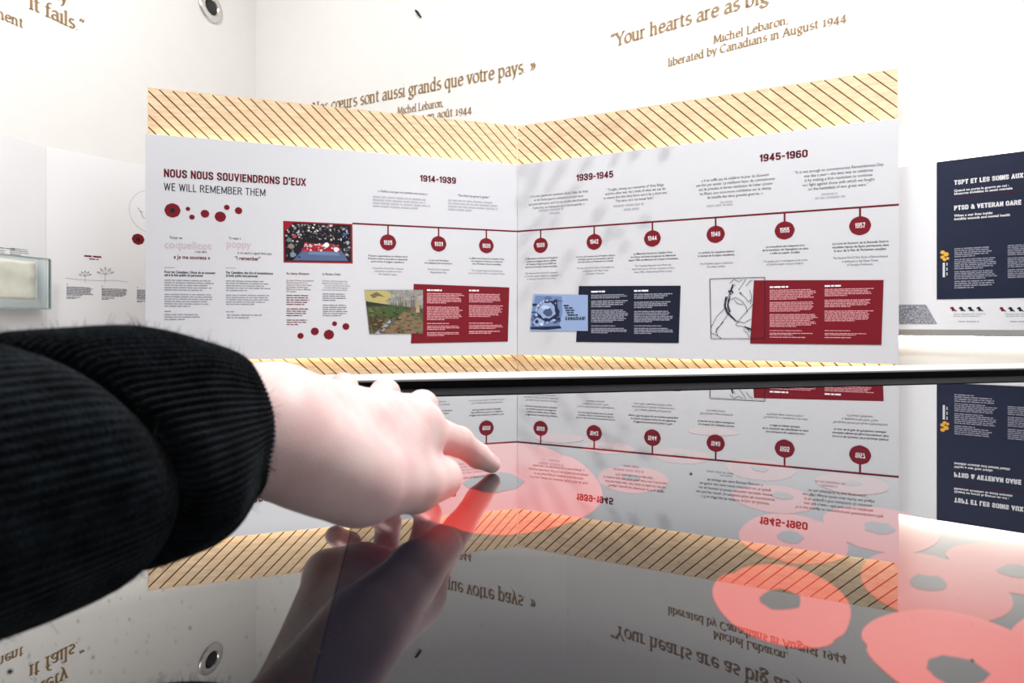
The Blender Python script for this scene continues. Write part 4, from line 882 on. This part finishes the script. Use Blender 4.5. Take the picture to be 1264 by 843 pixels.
# ------------------------------------------------------------------ person: left forearm and hand in a knit sleeve
def wp(px, py, Y):
    Y *= float(np.interp(Y, (.25, .36), (.895, 1.0)))
    return np.array(((px - CX) / F * Y, Y, CAMZ - (py - HY) / F * Y))
GZ = T
CUFF = wp(295, 522, .243); AX = np.array((.63, .77, .085)); AX /= np.linalg.norm(AX)
def hand_mesh():
    J = lambda *a: wp(*a)
    wu, wr_ = J(337, 509, .257), J(330, 541, .245)
    fu, frr = wu - AX * .11, wr_ - AX * .11
    im, mm, rm, pm = J(511, 530, .325), J(486, 522, .337), J(446, 528, .343), J(404, 525, .342)
    ip, idp, it = J(566, 545, .366), J(590, 562.5, .384), J(607, 573, .3945)
    g = lambda x, y, z: np.array((x, y, GZ + z))
    mp_, md_, mt_ = J(521, 501, .382), g(-.0575, .388, .026), g(-.064, .370, .0125)
    rp_, rd_, rt_ = J(475, 486, .386), g(-.085, .390, .033), g(-.091, .371, .019)
    pp_, pdp, pt_ = J(424, 478, .374), g(-.109, .379, .043), g(-.113, .362, .031)
    tc, tmm, tip_, tt = J(388, 566, .258), J(446, 594, .277), J(512, 597, .306), J(545, 590, .325)
    palm = [(fu, wu, .0190, .0162), (frr, wr_, .0190, .0160), (wu, pm, .0165, .0118), (wu, rm, .0165, .0122), ((wu + wr_) / 2, mm, .0172, .0130), (wr_, im, .0168, .0130),
            (wr_, tc, .0165, .0165), (tc, tmm, .0195, .0170), (tmm, im, .0130, .0110), ((tc + tmm) / 2, (wr_ + im) / 2, .017, .015), (tmm, im, .0150, .0115), ((wu + wr_) / 2, (mm + im) / 2, .0165, .0128), ((wu + wr_) / 2, (mm + rm) / 2, .0160, .0122), ((mm + rm) / 2 * .7 + wu * .3, im, .0135, .0120), ((tmm + tip_) / 2, im * .75 + ip * .25, .0125, .0085), (im, mm, .0115, .0115), (mm, rm, .0110, .0110), (rm, pm, .0105, .0105)]
    fingers = [[(im, ip, .0122, .0094), (ip, idp, .0092, .0080), (idp, it, .0080, .0062)], [(mm, mp_, .0120, .0105), (mp_, md_, .0100, .0086), (md_, mt_, .0086, .0072)],
               [(rm, rp_, .0116, .0100), (rp_, rd_, .0096, .0082), (rd_, rt_, .0082, .0070)], [(pm, pp_, .0106, .0090), (pp_, pdp, .0086, .0074), (pdp, pt_, .0074, .0062)],
               [(tc, tmm, .0165, .0165), (tmm, tip_, .0160, .0142), (tip_, tt, .0142, .0116)]]
    h = .00125
    lo = np.array((-.205, .135, GZ - .006)); hi = np.array((.005, .412, GZ + .118)); N = np.ceil((hi - lo) / h).astype(int)
    gx, gy, gz = [lo[i] + h * np.arange(N[i]) for i in range(3)]
    P = np.stack(np.meshgrid(gx, gy, gz, indexing='ij'), -1).astype(np.float32)
    def cap(a, b, ra, rb):
        a = a.astype(np.float32); ba = (b - a).astype(np.float32); pa = P - a
        t = np.clip((pa @ ba) / float(ba @ ba), 0, 1); d = pa - t[..., None] * ba
        return np.sqrt((d * d).sum(-1)) - (ra + (rb - ra) * t)
    def smin(a, b, k):
        q = np.clip(.5 + .5 * (b - a) / k, 0, 1); return b + (a - b) * q - k * q * (1 - q)
    d = None
    for c in palm: e = cap(*c); d = e if d is None else smin(d, e, .011)
    fall = None
    for f in fingers:
        e = None
        for c in f: q = cap(*c); e = q if e is None else smin(e, q, .0035)
        fall = e if fall is None else smin(fall, e, .0022)
    d = smin(d, fall, .006)
    up = np.array((-.15, -.35, .92)); up /= np.linalg.norm(up)
    for p, ra in ((im, .0072), (mm, .0066), (rm, .006), (pm, .0055)):       # knuckles
        c = p + up * .0075; d = smin(d, np.sqrt(((P - c.astype(np.float32)) ** 2).sum(-1)) - ra, .008)
    for a, b in ((wr_ * .6 + wu * .4, im), ((wu + wr_) / 2, mm)):   # tendons on the back of the hand
        o = up * .0128; d = smin(d, cap(a + o * .9, b + o * .8, .0035, .0040), .012)
    c = wu + up * .007 - AX * .012; d = smin(d, np.sqrt(((P - c.astype(np.float32)) ** 2).sum(-1)) - .0078, .012)   # wrist bone
    d = np.maximum(d, GZ + .0006 - P[..., 2])                                # skin flattens where it rests on the glass
    # surface nets
    s = d < 0; n0, n1, n2 = d.shape
    cnt = np.zeros((n0 - 1, n1 - 1, n2 - 1), np.float32); acc = np.zeros((n0 - 1, n1 - 1, n2 - 1, 3), np.float32)
    cn = [(i, j, k) for i in (0, 1) for j in (0, 1) for k in (0, 1)]
    sl_ = lambda A, c: A[c[0]:n0 - 1 + c[0], c[1]:n1 - 1 + c[1], c[2]:n2 - 1 + c[2]]
    for a in cn:
        for ax in range(3):
            if a[ax]: continue
            b = list(a); b[ax] = 1
            da, db = sl_(d, a), sl_(d, b); x = (da < 0) != (db < 0); t = np.where(x, da / np.where(x, da - db, 1), 0)
            cnt += x; acc += np.where(x[..., None], np.array(a, np.float32), 0)
            acc[..., ax] += t
    act = cnt > 0; idx = np.full(act.shape, -1, np.int64); idx[act] = np.arange(act.sum())
    cell = np.stack(np.nonzero(act), -1).astype(np.float32)
    V = (cell + acc[act] / cnt[act][:, None]) * h + lo
    Fq = []
    for ax in range(3):
        u, v = (ax + 1) % 3, (ax + 2) % 3
        A = [slice(0, None)] * 3; B = [slice(0, None)] * 3; A[ax] = slice(0, d.shape[ax] - 1); B[ax] = slice(1, None)
        x = s[tuple(A)] != s[tuple(B)]; neg = s[tuple(A)]
        pos = np.stack(np.nonzero(x), -1); ok = (pos[:, u] > 0) & (pos[:, v] > 0) & (pos[:, u] < d.shape[u] - 1) & (pos[:, v] < d.shape[v] - 1)
        pos = pos[ok]; fl = neg[tuple(pos.T)]
        def at(du, dv):
            q = pos.copy(); q[:, u] -= du; q[:, v] -= dv; return idx[tuple(q.T)]
        q = np.stack([at(1, 1), at(0, 1), at(0, 0), at(1, 0)], -1); q[~fl] = q[~fl][:, ::-1]; Fq.append(q)
    Fq = np.concatenate(Fq); Fq = Fq[(Fq >= 0).all(1)]
    return V, Fq, (idp, it, ip, up, im)

def skin_mat():
    m = bpy.data.materials.new('skin'); m.use_nodes = True; nt = m.node_tree; b = nt.nodes['Principled BSDF']
    tc = nt.nodes.new('ShaderNodeTexCoord'); n = nt.nodes.new('ShaderNodeTexNoise'); n.inputs['Scale'].default_value = 55; n.inputs['Detail'].default_value = 5
    r = nt.nodes.new('ShaderNodeValToRGB'); r.color_ramp.elements[0].position = .32; r.color_ramp.elements[1].position = .68
    r.color_ramp.elements[0].color = (.77, .52, .51, 1); r.color_ramp.elements[1].color = (.84, .65, .62, 1)
    nt.links.new(tc.outputs['Object'], n.inputs['Vector']); nt.links.new(n.outputs['Fac'], r.inputs['Fac']); nt.links.new(r.outputs['Color'], b.inputs['Base Color'])
    v = nt.nodes.new('ShaderNodeTexVoronoi'); v.inputs['Scale'].default_value = 900; bp = nt.nodes.new('ShaderNodeBump'); bp.inputs['Strength'].default_value = .10; bp.inputs['Distance'].default_value = .0005
    n2 = nt.nodes.new('ShaderNodeTexNoise'); n2.inputs['Scale'].default_value = 160; n2.inputs['Detail'].default_value = 6
    ad = nt.nodes.new('ShaderNodeMath'); ad.operation = 'ADD'; nt.links.new(tc.outputs['Object'], v.inputs['Vector']); nt.links.new(tc.outputs['Object'], n2.inputs['Vector'])
    nt.links.new(v.outputs['Distance'], ad.inputs[0]); nt.links.new(n2.outputs['Fac'], ad.inputs[1]); nt.links.new(ad.outputs[0], bp.inputs['Height']); nt.links.new(bp.outputs['Normal'], b.inputs['Normal'])
    b.inputs['Roughness'].default_value = .5; b.inputs['Subsurface Weight'].default_value = .25; b.inputs['Subsurface Radius'].default_value = (1, .35, .2); b.inputs['Subsurface Scale'].default_value = .004
    return m
person = empty('person', tuple(CUFF - AX * .1), 'person in dark knit sleeve reaching in from left, index finger on screen', 'person')
V, Fq, (idp, it, ip, up, im) = hand_mesh()
arm = build('arm', V, Fq, skin_mat(), person, smooth=True, label='bare hand with extended index finger')
md = arm.modifiers.new('soften', 'SMOOTH'); md.iterations = 3; md.factor = .5

def knit_mat():
    m = bpy.data.materials.new('navy_knit'); m.use_nodes = True; nt = m.node_tree; b = nt.nodes['Principled BSDF']
    tc = nt.nodes.new('ShaderNodeTexCoord'); n = nt.nodes.new('ShaderNodeTexNoise'); n.inputs['Scale'].default_value = 120; n.inputs['Detail'].default_value = 6
    r = nt.nodes.new('ShaderNodeValToRGB'); r.color_ramp.elements[0].position = .35; r.color_ramp.elements[1].position = .75
    r.color_ramp.elements[0].color = (.0020, .0028, .0042, 1); r.color_ramp.elements[1].color = (.010, .0155, .020, 1)
    nt.links.new(tc.outputs['Object'], n.inputs['Vector']); nt.links.new(n.outputs['Fac'], r.inputs['Fac']); nt.links.new(r.outputs['Color'], b.inputs['Base Color'])
    n2 = nt.nodes.new('ShaderNodeTexNoise'); n2.inputs['Scale'].default_value = 900; bp = nt.nodes.new('ShaderNodeBump'); bp.inputs['Strength'].default_value = .8; bp.inputs['Distance'].default_value = .001
    nt.links.new(tc.outputs['Object'], n2.inputs['Vector']); nt.links.new(n2.outputs['Fac'], bp.inputs['Height']); nt.links.new(bp.outputs['Normal'], b.inputs['Normal'])
    b.inputs['Roughness'].default_value = .95; b.inputs['Specular IOR Level'].default_value = .05
    b.inputs['Sheen Weight'].default_value = .06; b.inputs['Sheen Roughness'].default_value = .5
    return m
KN = knit_mat()
side = np.cross(AX, (0, 0, 1)); side /= np.linalg.norm(side); upv = np.cross(side, AX)
def centre(t):
    return CUFF + AX * t + np.array((0, 0, 1)) * (-.012 * max(0, -t - .02) * 0)
def tube(prof, nrib, amp, na):
    V, Fc = [], []
    for t, r, rib in prof:
        r *= .90
        c = centre(t)
        for i in range(na):
            a = 2 * math.pi * i / na; rr = r + amp * rib * math.cos(nrib * a) + .0006 * math.sin(3 * a + t * 90) + .0004 * math.sin(7 * a - t * 140)
            sh = float(np.interp(-t, (.006, .05, .066, .12), (0, 1, 1, 0))) * (.021 * math.cos(a) - .010 * math.sin(a))
            V.append(c + AX * sh + (side * math.cos(a) + upv * math.sin(a)) * rr)
    for j in range(len(prof) - 1):
        for i in range(na):
            q = (i + 1) % na; Fc.append([j * na + i, j * na + q, (j + 1) * na + q, (j + 1) * na + i])
    return V, Fc
def curve_prof(pts, n):
    ts = np.array([p[0] for p in pts]); rs = np.array([p[1] for p in pts]); x = np.linspace(0, len(pts) - 1, n); k = np.arange(len(pts))
    def cr(y):
        out = []
        for u in x:
            i = min(int(u), len(pts) - 2); f = u - i; p0, p1, p2, p3 = y[max(i - 1, 0)], y[i], y[i + 1], y[min(i + 2, len(pts) - 1)]
            out.append(.5 * (2 * p1 + (p2 - p0) * f + (2 * p0 - 5 * p1 + 4 * p2 - p3) * f * f + (3 * p1 - p0 - 3 * p2 + p3) * f ** 3))
        return out
    return list(zip(cr(ts), cr(rs)))
cp = curve_prof([(-.006, .0255), (-.001, .0268), (.0005, .0292), (-.003, .0325), (-.010, .0365), (-.019, .0405), (-.029, .0435), (-.040, .0450), (-.050, .0452), (-.055, .0430), (-.058, .0370)], 70)
V, Fc = tube([(t, r, 1.0 if r > .029 else .4) for t, r in cp], 98, .00075, 98 * 9)
sleeve = build('cuff', V, Fc, KN, person, smooth=True, label='ribbed navy cuff')
bp_ = curve_prof([(-.0565, .0360), (-.0590, .0415), (-.065, .0460), (-.075, .0475), (-.095, .0480), (-.125, .0490), (-.165, .0500), (-.168, .040), (-.168, .002)], 60)
V, Fc = tube([(t, r, .5 if r > .043 else 0) for t, r in bp_], 92, .00055, 92 * 9)
slv = build('sleeve', V, Fc, KN, person, smooth=True, label='navy knit sleeve')
# loose wool fibres
V, Fc = [], []; r = random.Random(9)
for _ in range(7500):
    t = -r.uniform(.0, .13); a = r.uniform(0, 2 * math.pi); rad = 0.90 * float(np.interp(-t, [.0, .003, .010, .019, .029, .04, .05, .057, .064, .075, .13], [.029, .0325, .0365, .0405, .0435, .045, .0452, .0425, .0462, .0475, .049]))
    nrm = side * math.cos(a) + upv * math.sin(a); tang = -side * math.sin(a) + upv * math.cos(a); p = centre(t) + nrm * (rad - .0003)
    L = r.uniform(.0012, .0048) * (1.5 if r.random() < .12 else 1); d = nrm * r.uniform(.35, 1) + tang * r.uniform(-.9, .9) + AX * r.uniform(-.9, .9); d /= np.linalg.norm(d)
    bend = tang * r.uniform(-.6, .6) + AX * r.uniform(-.6, .6); wv = np.cross(d, nrm + .3 * tang); wv = wv / (np.linalg.norm(wv) + 1e-9) * .00008; i = len(V)
    for q in (0, .5, 1):
        c = p + d * L * q + bend * L * q * q * .5; V += [c - wv * (1 - .6 * q), c + wv * (1 - .6 * q)]
    Fc += [[i, i + 1, i + 3, i + 2], [i + 2, i + 3, i + 5, i + 4]]
build('wool_fuzz', V, Fc, KN, slv, kind='stuff')
# index fingernail
ax = it - idp; ax /= np.linalg.norm(ax); nu = up - ax * (up @ ax); nu /= np.linalg.norm(nu); sd = np.cross(ax, nu); V, Fc = [], []
for j in range(9):
    for i in range(9):
        u = (i / 8 - .5) * 2; v = j / 8; wd = .0047 * math.sqrt(max(.05, 1 - (2 * v - 1) ** 4 * .75)); c = idp + ax * (.0075 + .0105 * v)
        rr = (.0080 + (.0062 - .0080) * (.0075 + .0105 * v) / np.linalg.norm(it - idp)); th = u * wd / rr
        V.append(c + nu * (rr - .0001) * math.cos(th) + sd * (rr - .0001) * math.sin(th))
for j in range(8):
    for i in range(8): q = j * 9 + i; Fc.append([q, q + 1, q + 10, q + 9])
nl = build('fingernail', V, Fc, mat('nail', (.84, .62, .58), .35, noise=.03, scale=90), arm, smooth=True); md = nl.modifiers.new('thick', 'SOLIDIFY'); md.thickness = .0003; md.offset = 0
